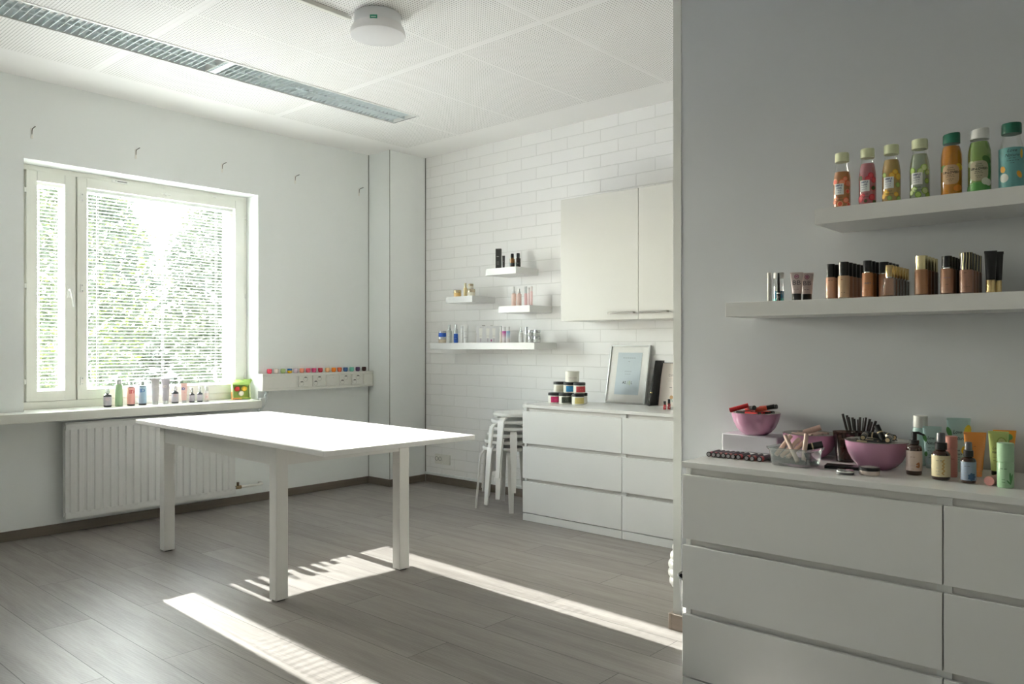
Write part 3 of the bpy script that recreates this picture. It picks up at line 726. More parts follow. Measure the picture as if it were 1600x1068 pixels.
# ------------------------------------------------------------------ product builders (front is local -Y)
def prof_bottle(r, h, neck=None, zs=None, bev=.15):
    neck = neck or r * .45; zs = zs or h * .82
    b = r * bev
    return [(r - b, 0), (r - b * .3, b * .3), (r, b), (r, zs - r * .5), (r * .96, zs - r * .25), (r * .80, zs - r * .05), (neck, zs + r * .12), (neck, h)]
def label_band(t, r, z0, z1, col, texts=(), arc=1.0, extra=None, rough=.5):
    mb = MB(); w_ = r * math.pi * arc
    mb.patch(-w_, w_, z0, z1, M(col, rough), r=r + .0004, n=24)
    for tx in texts:
        s_, size, c, x, z = tx[:5]; wd = tx[5] if len(tx) > 5 else None; bold = tx[6] if len(tx) > 6 else 0; she = tx[7] if len(tx) > 7 else 0
        mb.text(s_, size, M(c, .5), x, z, r=r + .0008, width=wd, bold=bold, shear=she)
    if extra: extra(mb, r + .0006)
    return mb.build('label', t)
def spray(loc, rz, label, r, h, body, lab, txt, pumpmat, group=None, cover=True, name='spray_bottle', cat='spray bottle', shoulder=.66):
    t = thing(name, label, cat, loc, rz, group); hb = h * shoulder
    MB().lathe(prof_bottle(r, hb, r * .42, hb * .90), body, 24).build('bottle_body', t)
    label_band(t, r, hb * .12, hb * .74, lab, txt)
    MB().lathe([(r * .5, hb - .001), (r * .52, hb + h * .10), (r * .36, hb + h * .11), (r * .36, hb + h * .22), (r * .30, h * .985 - .002), (0, h * .985)], pumpmat, 18).build('spray_pump', t)
    if cover: MB().lathe([(r * .56, hb + h * .02), (r * .54, h - .004), (r * .45, h), (0, h)], m_clearcap, 18).build('cap', t)
    return t
def ring(rx, ry, z, n=24): return [(rx * math.cos(2 * math.pi * k / n), ry * math.sin(2 * math.pi * k / n), z) for k in range(n)]
def squeeze(loc, rz, label, wtop, r, h, col, cap, texts=(), caph=.18, group=None, extra=None, lean=0, capr=None, name='squeeze_tube', cat='tube', rough=.35):
    t = thing(name, label, cat, loc, rz, group)
    hc = h * caph; capr = capr or r * .92
    MB().lathe([(capr * .97, 0), (capr, .002), (capr, hc - .001), (capr * .97, hc)], cap, 24).build('cap', t)
    secs = []
    for i in range(9):
        u = i / 8; z = hc + .0005 + (h - hc) * u * .955
        secs.append(ring(r + (wtop / 2 - r) * u ** 1.1, r * (1 - u) ** .8 * .95 + .0016, z))
    m = M(col, rough, coat=.2); b = MB().loft(secs, m)
    b.box(-wtop / 2, wtop / 2, -.0012, .0012, hc + (h - hc) * .94, h, m); b.build('tube_body', t)
    # front artwork follows the front surface
    if texts or extra:
        mb = MB()
        def ysurf(z):
            u = min(1, max(0, (z - hc) / ((h - hc) * .955))); return -(r * (1 - u) ** .8 * .95 + .0016)
        if extra: extra(mb, ysurf)
        for tx in texts:
            s_, size, c, x, z = tx[:5]; wd = tx[5] if len(tx) > 5 else None; bold = tx[6] if len(tx) > 6 else 0; she = tx[7] if len(tx) > 7 else 0
            o = len(mb.v); mb.text(s_, size, M(c, .5), x, z, 0, width=wd, bold=bold, shear=she)
        def rw(z):
            u = min(1, max(0, (z - hc) / ((h - hc) * .955))); return r + (wtop / 2 - r) * u ** 1.1
        mb.v = [(x, ysurf(z) * math.sqrt(max(.12, 1 - (x / rw(z)) ** 2)) - .0008 - (y if isinstance(y, float) else 0), z) for (x, y, z) in mb.v]
        mb.build('print', t)
    return t
def jar(loc, rz, label, r, h, body, lid, lidf=.38, group=None, lab=None, texts=(), name='cream_jar', cat='jar', arc=.55):
    t = thing(name, label, cat, loc, rz, group); hl = h * (1 - lidf)
    MB().lathe([(r * .86, 0), (r * .97, h * .05), (r * .98, h * .1), (r * .98, hl)], body, 28).build('jar_body', t)
    MB().lathe([(r, hl + .0005), (r * 1.0, h - .003), (r * .95, h), (0, h)], lid, 28).build('lid', t)
    if lab: label_band(t, r * .985, hl * .15, hl * .88, lab, texts, arc)
    return t
def cylbottle(loc, rz, label, r, h, body, cap, capf=.25, capr=None, group=None, lab=None, texts=(), name='bottle', cat='bottle', labz=(.12, .8), arc=.98, extra=None, parts=('bottle_body', 'cap')):
    t = thing(name, label, cat, loc, rz, group); hc = h * (1 - capf); capr = capr or r * .9
    MB().lathe([(r * .9, 0), (r, .003), (r, hc - .005), (r * .9, hc - .001), (capr * .8, hc)], body, 24).build(parts[0], t)
    MB().lathe([(capr, hc + .0003), (capr, h - .0015), (capr * .93, h), (0, h)], cap, 24).build(parts[1], t)
    if lab or texts or extra:
        mb = MB()
        if lab: w_ = r * math.pi * arc; mb.patch(-w_, w_, hc * labz[0], hc * labz[1], M(lab, .5), r=r + .0004, n=24)
        for tx in texts: mb.text(tx[0], tx[1], M(tx[2], .5), tx[3], tx[4], r=r + .0008, width=tx[5] if len(tx) > 5 else None, bold=tx[6] if len(tx) > 6 else 0)
        if extra: extra(mb, r + .0006)
        mb.build('label', t)
    return t

# ------------------------------------------------------------------ window sill products
ZS = .7720; YS = 5.455; RZ = R(-22)
dk = M((.05, .055, .06), .3); gsil = 'products on the window sill'
lav = (.50, .47, .52)
spray((2.112, YS, ZS), RZ, 'grey-labelled dark spray bottle, leftmost on the window sill', .0245, .137, dk, lav, [('ID', .026, (.75, .55, .55), 0, .05)], m_clearcap, gsil)
t = cylbottle((2.184, YS, ZS), RZ, 'green bottle with a silver cap on the window sill', .0235, .177, M((.42, .66, .38), .3, trans=.2), M((.50, .52, .52), .3, .6), .17, .016, gsil, None, [('ID', .02, (.55, .78, .5), .004, .10)])
cylbottle((2.263, YS, ZS), RZ, 'salmon bottle marked ID with a clear cap on the sill', .0245, .165, dk, m_clearcap, .22, .014, gsil, (.85, .40, .36), [('ID', .034, (.60, .05, .08), .006, .092, None, .03)], labz=(.08, .96))
cylbottle((2.340, YS, ZS), RZ, 'blue bottle marked ID with a clear cap on the sill', .0245, .170, dk, m_clearcap, .22, .014, gsil, (.40, .56, .70), [('ID', .034, (.03, .14, .42), -.002, .098, None, .03)], labz=(.08, .96))
clc = M((.78, .80, .79), .25, trans=.3)
squeeze((2.427, YS, ZS), RZ, 'pale mauve squeeze tube standing left of its darker twin on the sill', .056, .0195, .176, (.56, .52, .53), clc, [('ID', .022, (.68, .66, .62), .0, .120)], .12, gsil)
squeeze((2.498, YS, ZS), RZ, 'darker mauve squeeze tube right of the pale one on the sill', .056, .0195, .174, (.42, .39, .43), clc, [('ID', .024, (.72, .68, .55), -.004, .120)], .12, gsil)
spray((2.566, YS, ZS), RZ, 'grey-labelled dark spray bottle between mauve and pink tubes', .0235, .136, dk, lav, [('ID', .024, (.72, .45, .42), 0, .056)], m_clearcap, gsil)
squeeze((2.631, YS, ZS), RZ, 'small pink squeeze tube marked ID on the sill', .044, .016, .138, (.86, .58, .52), clc, [('ID', .024, (.03, .12, .40), -.006, .098, None, .03), ('ID', .012, (.80, .30, .28), .004, .072)], .12, gsil)
spray((2.688, YS, ZS), RZ, 'small dark spray bottle just right of the pink tube', .0185, .104, dk, lav, [('ID', .014, (.75, .72, .75), 0, .04)], m_clearcap, gsil)
spray((2.748, YS, ZS), RZ, 'small dark spray bottle, second from the right on the sill', .0185, .110, dk, lav, [('ID', .014, (.75, .72, .75), 0, .042)], m_clearcap, gsil)
cylbottle((2.799, YS, ZS), RZ, 'small clear bottle with pinkish print, last of the row on the sill', .0155, .108, M((.78, .74, .72), .3, trans=.3), m_clearcap, .30, .012, gsil, (.78, .66, .62), [('ID', .013, (.75, .22, .20), 0, .034)])
t = thing('gift_box', 'open green cardboard box holding three round soaps on the sill', 'gift box', (3.080, 5.462, ZS + .002), R(-16))
Tl = Matrix.Rotation(R(-9), 4, 'X')
gr = (.38, .60, .16)
bx = MB(); gm_, cm_, om_ = M(gr, .6), M((.80, .84, .50), .6), M((.85, .35, .12), .6)
bx.box(-.062, .062, .036, .040, .012, .112, gm_, Tl).box(-.066, -.060, -.002, .040, .008, .116, cm_, Tl).box(.060, .066, -.002, .040, .008, .116, cm_, Tl).box(-.066, .066, -.002, .040, .108, .113, gm_, Tl).box(-.066, .066, -.002, .040, 0, .012, M((.80, .55, .12), .6), Tl)
bx.box(-.066, -.02, -.0028, -.002, 0, .010, om_, Tl).box(.0, .066, -.0028, -.002, 0, .010, M((.25, .45, .10), .6), Tl).box(-.0668, -.066, 0, .040, 0, .06, om_, Tl)
bx.build('box_body', t)
lb = MB(); lb.add([(-.064, .0, .112), (.064, .0, .112), (.098, .045, .158), (.03, .055, .158), (.02, .052, .146), (.0, .056, .158), (-.045, .056, .158)], [(0, 1, 2, 3, 4, 5, 6)], M((.42, .62, .16), .6), Tl)
lid = lb.build('lid', t); sm = lid.modifiers.new('thick', 'SOLIDIFY'); sm.thickness = .0015
for nm, c, x, z in (('red', (.72, .06, .05), -.026, .080), ('yellow', (.90, .58, .05), .026, .080), ('white', (.82, .78, .66), .002, .045)):
    s_ = thing('soap', f'{nm} round soap set in the green gift box', 'soap', tuple(Matrix.Translation((3.080, 5.462, ZS + .002)) @ Matrix.Rotation(R(-16), 4, 'Z') @ Tl @ Vector((x, .020, z))), R(-16), 'soaps in the green box')
    Tm = Matrix.Rotation(R(-9), 4, 'X') @ Matrix.Rotation(R(90), 4, 'X')
    MB().lathe([(.0185, -.014), (.0195, 0), (.018, .012), (.011, .015), (.009, .013), (0, .013)], M(c, .5), 20, Tm).build('soap_cake', s_)

# ------------------------------------------------------------------ products on the brick-wall shelves
RB = R(-90 + 40)
xA = 4.44
ZA = 1.7647
t = thing('carton', 'tall slim black carton, leftmost on the highest brick-wall shelf', 'box', (xA, 4.080, ZA), R(-62))
MB().box(-.021, .021, -.013, .013, 0, .155, M((.05, .05, .048), .5)).build('carton_body', t, bevel=.0006)
pb = MB().text('mesm', .012, M((.5, .5, .48), .5), 0, .095, -.0134)
for k in range(5): pb.box(-.010, .008, -.0135, -.0132, .03 + k * .006, .0315 + k * .006, M((.35, .35, .33), .5))
pb.build('print', t)
squeeze((xA, 4.028, ZA), RB, 'short black squeeze tube next to the tall black carton', .021, .009, .098, (.04, .04, .04), m_black, [('mesm', .006, (.5, .5, .5), 0, .055)], .2)
def amber(loc, label, liq):
    t = thing('serum_bottle', label, 'bottle', loc, RB)
    MB().lathe([(.0175, 0), (.0185, .003), (.0185, .066), (.012, .070), (.012, .074)], liq, 24).build('bottle_body', t)
    MB().lathe([(.0125, .0745), (.0125, .098), (.011, .106), (0, .1065)], m_black, 20).build('cap', t)
    label_band(t, .0185, .012, .036, (.03, .028, .025), [('mesm', .006, (.5, .45, .4), 0, .028)], .95)
amber((xA, 3.940, ZA), 'amber glass bottle with black cap on the highest shelf', M((.30, .14, .05), .2, coat=.5))
amber((xA, 3.881, ZA), 'near-black glass bottle at the right end of the highest shelf', M((.05, .035, .03), .2, coat=.5))
ZB = 1.5687; gjar = M((.75, .50, .20), .3, .3, coat=.4)
jar((xA, 4.530, ZB), RB, 'golden cream jar, leftmost on the shelf with the gold jars', .031, .055, gjar, M((.72, .60, .38), .2, .9), .4)
cylbottle((xA + .02, 4.460, ZB), RB, 'slim gold serum bottle between the golden jars', .0145, .110, M((.78, .62, .32), .3, .3), M((.70, .62, .42), .2, .9), .34, .010, name='serum_bottle')
jar((xA, 4.374, ZB), RB, 'large cream and gold jar under a smaller one', .0315, .056, M((.85, .80, .66), .3), M((.66, .56, .40), .2, .9), .45)
jar((xA, 4.379, ZB + .0565), RB, 'small cream and gold jar standing on the larger jar', .0215, .041, M((.85, .80, .66), .3), M((.66, .56, .40), .2, .9), .45)
ZC = 1.4742; pk = M((.88, .66, .58), .3, trans=.15); pk2 = M((.86, .55, .55), .3)
def pump(loc, rz, label, r, h, body, pumpm, bf=.74, name='pump_bottle', lab=None, texts=(), extra=None, group=None, nozzle=True):
    t = thing(name, label, 'pump bottle', loc, rz, group); hb = h * bf
    MB().lathe(prof_bottle(r, hb, r * .5, hb * .93, .2), body, 24).build('bottle_body', t)
    MB().lathe([(r * .62, hb - .004), (r * .62, hb + h * .06), (r * .36, hb + h * .065), (r * .34, h * .985), (0, h * .985)], pumpm, 18).build('pump_head', t)
    if nozzle:
        MB().tube([(-.006, 0, h - .004), (.012, -.002, h - .003), (.028, -.004, h - .010)], [.0045, .004, .0025], pumpm, 8).build('nozzle', t)
    if lab or texts or extra: label_band(t, r, hb * .14, hb * .76, lab, texts, .98, extra)
    return t
pump((xA, 3.924, ZC), RB, 'taller pink pump bottle with a clear cap, left on its shelf', .018, .150, pk, M((.62, .62, .62), .3, .5), .68, nozzle=False)
pump((xA + .01, 3.880, ZC), RB, 'shorter pink pump bottle, second on its shelf', .018, .132, pk, M((.60, .58, .55), .3, .5), .76, nozzle=False)
cylbottle((xA, 3.806, ZC), RB, 'pink mist tube with a pale grey cap, third on its shelf', .011, .142, pk2, M((.68, .70, .69), .3), .35, .0105, name='mist_bottle')
cylbottle((xA, 3.777, ZC), RB, 'slim white and pink stick in the middle of three sticks', .009, .132, M((.86, .70, .70), .3), M((.84, .80, .78), .3), .30, .009, name='serum_stick', texts=[('hydra', .007, (.8, .4, .4), 0, .05)])
cylbottle((xA, 3.750, ZC), RB, 'slim pink stick at the right end of the pink shelf', .009, .140, M((.88, .62, .62), .3), M((.84, .76, .74), .3), .25, .009, name='serum_stick')
ZD = 1.2002; wh = M((.84, .84, .82), .3); slv = M((.62, .64, .66), .2, .8); blu = M((.01, .10, .52), .3)
jar((xA, 4.706, ZD), RB, 'beige cream jar with silver lid under the blue-banded jar', .0325, .048, M((.72, .62, .50), .3), slv, .42)
jar((xA, 4.706, ZD + .0485), RB, 'blue cream jar stacked at the left end of the long shelf', .0325, .049, blu, slv, .34)
pump((xA, 4.622, ZD), RB, 'pale grey-green pump bottle beside the blue jar', .019, .150, M((.70, .73, .68), .3), slv, .72, nozzle=False, lab=(.74, .76, .72), texts=[('novage', .007, (.4, .42, .4), 0, .05)])
cylbottle((xA + .06, 4.598, ZD), RB, 'thin yellow-green bottle half hidden behind the pump bottles', .012, .112, M((.72, .72, .40), .3), wh, .3, .011)
t = thing('serum_bottle', 'dark blue serum bottle with a clear silver top', 'bottle', (xA, 4.548, ZD), RB)
MB().lathe([(.0165, 0), (.0172, .003), (.0172, .072), (.0165, .074)], blu, 22).build('bottle_body', t)
MB().lathe([(.0150, .0745), (.0150, .108), (.010, .112), (.0085, .148), (0, .149)], slv, 18).build('cap', t)
label_band(t, .0172, .02, .05, (.01, .09, .48), [('novage', .006, (.5, .6, .8), 0, .035)], .9)
cylbottle((xA + .02, 4.495, ZD), RB, 'plain white bottle right of the dark blue serum', .0165, .138, wh, M((.70, .71, .70), .3, .5), .16, .015, texts=[('novage', .006, (.5, .5, .5), 0, .075)])
squeeze((xA, 4.434, ZD), RB, 'white squeeze tube with a silver ring on the long shelf', .042, .0185, .148, (.84, .84, .82), wh, [('novage', .007, (.45, .45, .45), 0, .09), ('nutri', .005, (.6, .6, .6), 0, .07)], .27, None, lambda mb, ys: mb.patch(-.0155, .0155, .041, .0435, slv, y=0, n=8))
cylbottle((xA + .10, 4.40, ZD), RB, 'beige bottle standing behind the white squeeze tube', .014, .120, M((.70, .62, .50), .3), M((.55, .52, .48), .3), .3, .012)
t = thing('carton', 'wide whitish carton with three tubes printed on it', 'box', (xA + .025, 4.205, ZD), R(-57))
MB().box(-.098, .098, -.018, .018, 0, .130, M((.74, .74, .75), .4)).build('carton_body', t, bevel=.001)
pb = MB()
for i, cx in enumerate((-.062, -.006, .042)):
    pb.flat([(cx - .010, .035), (cx + .010, .035), (cx + .013, .112), (cx - .013, .112)], [(0, 1, 2, 3)], M((.86, .85, .82), .4), y=-.0184)
    pb.patch(cx - .011, cx + .011, .052, .0535, M((.35, .33, .33), .4), y=-.0187, n=2)
    pb.patch(cx - .004, cx + .004, .008, .034, M((.55, .50, .55), .4), y=-.0187, n=2)
pb.ell(.022, .018, .005, .009, M((.50, .10, .30), .4), y=-.0187)
pb.text('novage', .011, M((.45, .42, .45), .4), -.05, .121, -.0187)
pb.build('print', t)
MB().box(-.055, -.030, -.004, .004, .130, .134, m_blackm).box(.012, .030, -.004, .004, .130, .134, M((.4, .4, .4), .5)).build('hang_tab', t)
for y, l, c in ((4.056, 'thin pale ampoule bottle left of the magenta one', (.80, .72, .66)), (4.022, 'small clear bottle shading to magenta', (.62, .05, .36)), (3.981, 'small clear bottle shading to pale blue', (.30, .46, .68))):
    r_ = .010 if y > 4.05 else .0145
    t = cylbottle((xA, y, ZD), RB, l, r_, .120, M((.84, .78, .80), .3) if y < 4.05 else M(c, .3), M((.84, .84, .84), .25), .28, r_ * .8, name='serum_bottle')
    if y < 4.05:
        mb = MB()
        for k in range(8):
            u = k / 8; cc = tuple(c[j] + (.82 - c[j]) * u for j in range(3)); mb.patch(-r_ * 3, r_ * 3, .080 - k * .007, .087 - k * .007, M(cc, .3), r=r_ + .0004, n=16)
        mb.build('colour_band', t)
pump((xA, 3.852, ZD), RB, 'frosted white bottle with a silver collar near the jars', .017, .122, M((.80, .80, .78), .3), slv, .66, nozzle=False, lab=(.82, .82, .80), texts=[('novage', .006, (.5, .5, .5), 0, .045)])
cylbottle((xA + .02, 3.815, ZD), RB, 'slim silver-topped bottle behind the frosted white one', .011, .118, M((.80, .80, .78), .3), slv, .5, .010)
gj = 'silver-lidded jars at the right end of the long shelf'
gl = M((.55, .57, .58), .25, .3)
for (y, z, l) in ((3.752, 0, 'silver jar, lower left of the four at the right end of the long shelf'), (3.698, 0, 'silver jar, lower right of the four at the right end of the long shelf'),
                  (3.752, .0465, 'silver jar, upper left of the four at the right end of the long shelf'), (3.698, .0465, 'silver jar, upper right of the four at the right end of the long shelf')):
    t = jar((xA, y, ZD + z), RB, l, .0262, .0460, gl, slv, .42, gj, (.62, .63, .62), [('novage', .005, (.2, .2, .2), 0, .014)])

# ------------------------------------------------------------------ on the far chest of drawers
ZT0 = .7802
cream = M((.82, .80, .72), .35)
wjars = [(4.250, 3.385, 0, (.62, .02, .14), 'cream jar with a raspberry label, bottom left of the pyramid'), (4.255, 3.296, 0, (.04, .05, .035), 'cream jar with a black label, bottom row of the pyramid'),
         (4.250, 3.180, 0, (.72, .60, .22), 'cream jar with a gold label, bottom row of the pyramid'), (4.345, 3.222, 0, (.80, .78, .70), 'cream jar half hidden at the bottom right of the pyramid'),
         (4.345, 3.335, 0, (.80, .78, .70), 'cream jar hidden behind in the bottom row of the pyramid'),
         (4.300, 3.378, 1, (.62, .58, .46), 'cream jar with a silvery label, second row left of the pyramid'), (4.300, 3.292, 1, (.02, .24, .52), 'cream jar with a blue label, second row of the pyramid'),
         (4.300, 3.206, 1, (.66, .06, .07), 'cream jar with a red label, second row right of the pyramid')]
for (x, y, lv_, c, l) in wjars:
    jar((x, y, ZT0 + .0735 * lv_), R(-30), l, .0415, .073, cream, m_blackm, .26, 'pyramid of cream jars', c, [('luxe', .011, tuple(min(1, v + .3) for v in c), 0, .026)], name='cosmetic_jar', arc=.30)
t = thing('cosmetic_jar', 'larger lidded white tub on top of the jar pyramid', 'jar', (4.300, 3.266, ZT0 + .147), R(-50), 'pyramid of cream jars')
MB().lathe([(.044, 0), (.0475, .004), (.0475, .060)], cream, 32).build('jar_body', t)
MB().lathe([(.0485, .0605), (.0485, .073), (.046, .075), (0, .075)], cream, 32).build('lid', t)
MB().text('WELLNESS', .010, M((.45, .33, .34), .5), 0, .030, r=.048, width=.06).build('label', t)
# picture frame
t = thing('picture_frame', 'silver framed certificate leaning on the brick wall above the chest', 'framed certificate', (4.535, 3.165, ZT0 + .001), R(-90))
Tp = Matrix.Rotation(R(-11.5), 4, 'X'); FW, FH = .323, .408
frame = MB(); m_fr = M((.66, .66, .64), .3, .7)
frame_ring(frame, 0, FW, 0, FH, .010, .010, .010, .010, 0, .022, m_fr)
for i, v in enumerate(frame.v): frame.v[i] = tuple(Tp @ Vector(v))
frame.build('frame', t, bevel=.001)
MB().box(.009, FW - .009, .008, .016, .009, FH - .009, M((.88, .87, .84), .5), Tp).build('mat_board', t)
cb_ = MB().box(.068, FW - .060, .0068, .0079, .062, FH - .052, M((.60, .68, .73), .5), Tp)
cx = (.068 + FW - .06) / 2
for (s_, sz, z, wd) in (('Suomen Kosmetologien', .010, .318, .105), ('2019', .008, .293, .016), ('ammattilainen', .008, .224, .056), ('jäsenyritys', .008, .205, .048)):
    cb_.text(s_, sz, M((.20, .24, .27), .6), cx, z, .0065, width=wd, T=Tp)
dg_ = M((.10, .13, .14), .6)
cb_.text('AS', .027, dg_, cx - .024, .145, .0065, bold=.02, T=Tp).text('L', .027, dg_, cx + .036, .145, .0065, bold=.02, T=Tp)
for k, c in enumerate(((.30, .42, .20), (.45, .55, .20))):
    cb_.flat([(cx - .002 + k * .012, .132), (cx + .001 + k * .012, .132), (cx + .010 + k * .012, .160), (cx + .007 + k * .012, .160)], [(0, 1, 2, 3)], M(c, .6), y=.0065, T=Tp)
cb_.flat([(cx + .021, .128), (cx + .024, .128), (cx + .022, .160), (cx + .019, .160)], [(0, 1, 2, 3)], M((.45, .55, .2), .6), y=.0065, T=Tp)
cb_.build('certificate', t)
MB().box(.010, FW - .010, .0035, .0045, .010, FH - .010, clear((1.0, 1.0, 1.0), .010), Tp).build('glass', t)
# open folder with a diploma
t = thing('diploma_folder', 'open black folder showing a pale pink diploma, beside the wall edge', 'folder', (4.470, 2.772, ZT0), R(-90))
Tf = Matrix.Rotation(R(-10), 4, 'X')
MB().add([(0, 0, 0), (.030, .095, 0), (.050, .130, .298), (.022, .062, .298)], [(0, 1, 2, 3)], m_blackm).build('spine_cover', t).modifiers.new('thick', 'SOLIDIFY').thickness = .004
MB().box(.032, .265, .072, .076, .0, .300, m_blackm, Tf).build('back_cover', t)
pg = MB().box(.038, .260, .069, .0715, .005, .296, M((.82, .70, .63), .6), Tf)
pg.box(.046, .252, .0684, .069, .012, .288, M((.84, .75, .69), .6), Tf)
pg.text('ORIFLAME', .009, M((.25, .20, .18), .6), .150, .240, .068, T=Tf, width=.05).text('DIPLOMI', .022, M((.28, .22, .20), .6), .150, .215, .068, T=Tf, width=.105)
for k, (a, b) in enumerate(((.085, .215), (.095, .205), (.09, .21))): pg.box(a, b, .0680, .0684, .192 - k * .008, .1928 - k * .008, M((.5, .42, .38), .6), Tf)
pg.text('Signature', .016, M((.3, .25, .25), .6), .150, .135, .068, shear=.4, T=Tf, width=.08)
pg.ell(.130, .070, .013, .013, M((.62, .38, .18), .5), y=.0678, T=Tf, n=20)
pg.flat([(.123, .060), (.130, .060), (.120, .040), (.115, .044)], [(0, 1, 2, 3)], M((.35, .55, .50), .5), y=.0678, T=Tf).flat([(.130, .060), (.137, .060), (.143, .042), (.138, .038)], [(0, 1, 2, 3)], M((.35, .55, .50), .5), y=.0678, T=Tf)
pg.build('diploma_page', t)
t = thing('mascara_tube', 'slim black mascara tube with gold ring leaning on the black folder', 'mascara', (4.448, 2.748, ZT0 + .001), R(-90))
Tq = Matrix.Rotation(R(-8), 4, 'X') @ Matrix.Rotation(R(6), 4, 'Y')
MB().lathe([(.006, 0), (.0065, .002), (.0065, .085)], m_black, 14, Tq).build('tube_body', t)
MB().lathe([(.0067, .0852), (.0067, .092)], m_gold, 14, Tq).build('ring', t)
MB().lathe([(.0065, .0922), (.006, .155), (.0045, .158), (0, .158)], m_black, 14, Tq).build('cap', t)
for x, y, h, l in ((4.272, 2.527, .052, 'left red lip gloss bottle with black cap beside the wall edge'), (4.300, 2.513, .064, 'right red lip gloss bottle, half hidden by the wall edge')):
    t = cylbottle((x, y, ZT0), R(-40), l, .0095, h, M((.38, .05, .06), .2, coat=.5), m_black, .42, .0085, 'red gloss bottles by the wall edge', None, [('Oh', .006, (.8, .7, .7), 0, .014)], name='lip_gloss', cat='lip gloss')

# ------------------------------------------------------------------ behind the wall end
t = thing('ribbed_vase', 'white ribbed floor vase mostly hidden behind the end of the grey wall', 'vase', (3.425, 1.911, 0))
pv = []
for k in range(10):
    z = .012 + k * .040; ro = .086 - .0062 * abs(k - 1.6) - .0006 * k * k; pv += [(ro - .007, z), (ro, z + .008), (ro + .0015, z + .020), (ro - .001, z + .031), (ro - .007, z + .038)]
MB().lathe([(0, 0), (.052, 0), (.066, .004)] + pv + [(.022, .425), (0, .427)], wh, 40).build('vase_body', t)

t = thing('waste_bin', 'steel waste bin tucked between the grey wall and the front chest', 'waste bin', (2.768, 1.462, 0))
MB().lathe([(0, .002), (.070, .002), (.075, .006), (.097, .275), (.101, .280), (.097, .280), (.095, .274), (.073, .010), (0, .010)], M((.70, .70, .70), .22, .9), 36).build('bin_body', t)
MB().lathe([(.099, .276), (.103, .280), (.099, .284), (.095, .280), (.099, .276)], M((.10, .10, .10), .4), 36).build('rim', t)
MB().lathe([(.0925, .270), (.072, .012), (0, .0115)], M((.08, .085, .08), .6), 36).build('inner_liner', t)

# ------------------------------------------------------------------ bottles on the upper grey-wall shelf
RG = R(-90 + 14); ZU = 1.6267; gb_ = 'shower gel bottles on the upper grey-wall shelf'
def gel(y, wdt, h, label, liq, capc, zliq, style, shape):
    r = wdt / 2; t = thing('shower_gel_bottle', label, 'bottle', (2.690, y, ZU), RG, gb_)
    hb = h * .855
    if shape == 0: pr = [(r * .94, 0), (r, .003), (r, h * .50), (r * .97, h * .57), (r * .86, h * .68), (r * .70, h * .78), (r * .66, h * .86)]
    else: pr = [(r * .94, 0), (r, .003), (r, h * .58), (r * .96, h * .67), (r * .84, h * .76), (r * .72, h * .82), (r * .68, h * .87)]
    MB().lathe([(a + .0004, b) for a, b in pr], m_bottle, 30).build('bottle_body', t)
    zl = h * zliq; lp = []
    for i, (a, b) in enumerate(pr):
        if b < zl: lp.append((a * .965, b + .0015))
        else:
            a0, b0 = pr[i - 1]; u = (zl - b0) / (b - b0); lp += [((a0 + (a - a0) * u) * .965, zl), (0, zl)]; break
    if lp: MB().lathe(lp, liq, 30).build('liquid', t)
    cr = r * .80
    ztop = [(cr, h * .845), (cr * 1.01, h * .855), (cr, h * .985), (cr * .95, h), (0, h)]
    c_ = MB().lathe(ztop, capc, 28)
    if shape == 1: c_.v = [(x, y_, z + (x * .12 if z > h * .95 else 0)) for (x, y_, z) in c_.v]
    c_.build('cap', t)
    mb = MB(); rr = r + .0009
    style(mb, rr, h); mb.build('label', t)
dkb = M((.05, .07, .20), .5); dgn = M((.03, .08, .04), .5); wl = M((.80, .82, .80), .5)
def simple_style(fruits, seed):
    def f(mb, r, h):
        random.seed(seed); spots = [(-.9, .10), (-.45, .33), (.55, .12), (.75, .28), (.8, .42), (-.8, .46), (.1, .44), (-.15, .06), (.45, .50), (.9, .04), (-.55, .15)]
        for i, (a, b) in enumerate(spots):
            c = fruits[i % len(fruits)]; s_ = random.uniform(.75, 1.15)
            mb.ell(a * r, h * (b + .02), .0105 * s_, .0095 * s_, M(c[0], .5), r=r, rot=random.random() * 3)
            mb.ell(a * r, h * (b + .02), .0080 * s_, .007 * s_, M(c[1], .5), r=r + .0003, rot=random.random() * 3)
        mb.patch(-.85 * r, .28 * r, h * .245, h * .44, wl, r=r + .0006)
        mb.text('SIMPLE', .0078, dkb, -.29 * r, h * .405, r=r + .001, bold=.02).text('LOVE', .0078, dkb, -.29 * r, h * .36, r=r + .001, bold=.02)
        mb.text('body wash', .0045, dkb, -.29 * r, h * .32, r=r + .001).text('shower gel', .0035, dkb, -.29 * r, h * .285, r=r + .001)
        mb.text('Love', .0085, dgn, -.2 * r, h * .20, r=r + .0008, shear=.3).text('Nature', .0085, dgn, -.2 * r, h * .155, r=r + .0008, shear=.3)
    return f
def up_style(bgc, leaf, extra):
    def f(mb, r, h):
        for (x, z, a, b, c, ro) in leaf: mb.ell(x * r, z * h, a, b, M(c, .5), r=r, rot=ro)
        mb.ell(-.10 * r, h * .335, .82 * r, h * .155, M(bgc, .6), r=r + .0007, n=28, p=.6)
        cx = -.10 * r
        mb.text('Love', .0075, dgn, cx, h * .445, r=r + .001, shear=.3).text('Nature', .0075, dgn, cx, h * .41, r=r + .001, shear=.3)
        mb.text('UP-LOVED', .0095, m_black, cx, h * .365, r=r + .001, bold=.03, width=r * 1.45)
        mb.text('body wash', .0045, m_black, cx, h * .325, r=r + .001).text('with extract', .004, m_black, cx, h * .30, r=r + .001)
        mb.text('shower gel', .004, m_black, cx, h * .26, r=r + .001).text('250 ml', .0035, m_black, cx, h * .235, r=r + .001)
        for (x, z, a, b, c, ro) in extra: mb.ell(x * r, z * h, a, b, M(c, .5), r=r + .0009, rot=ro)
    return f
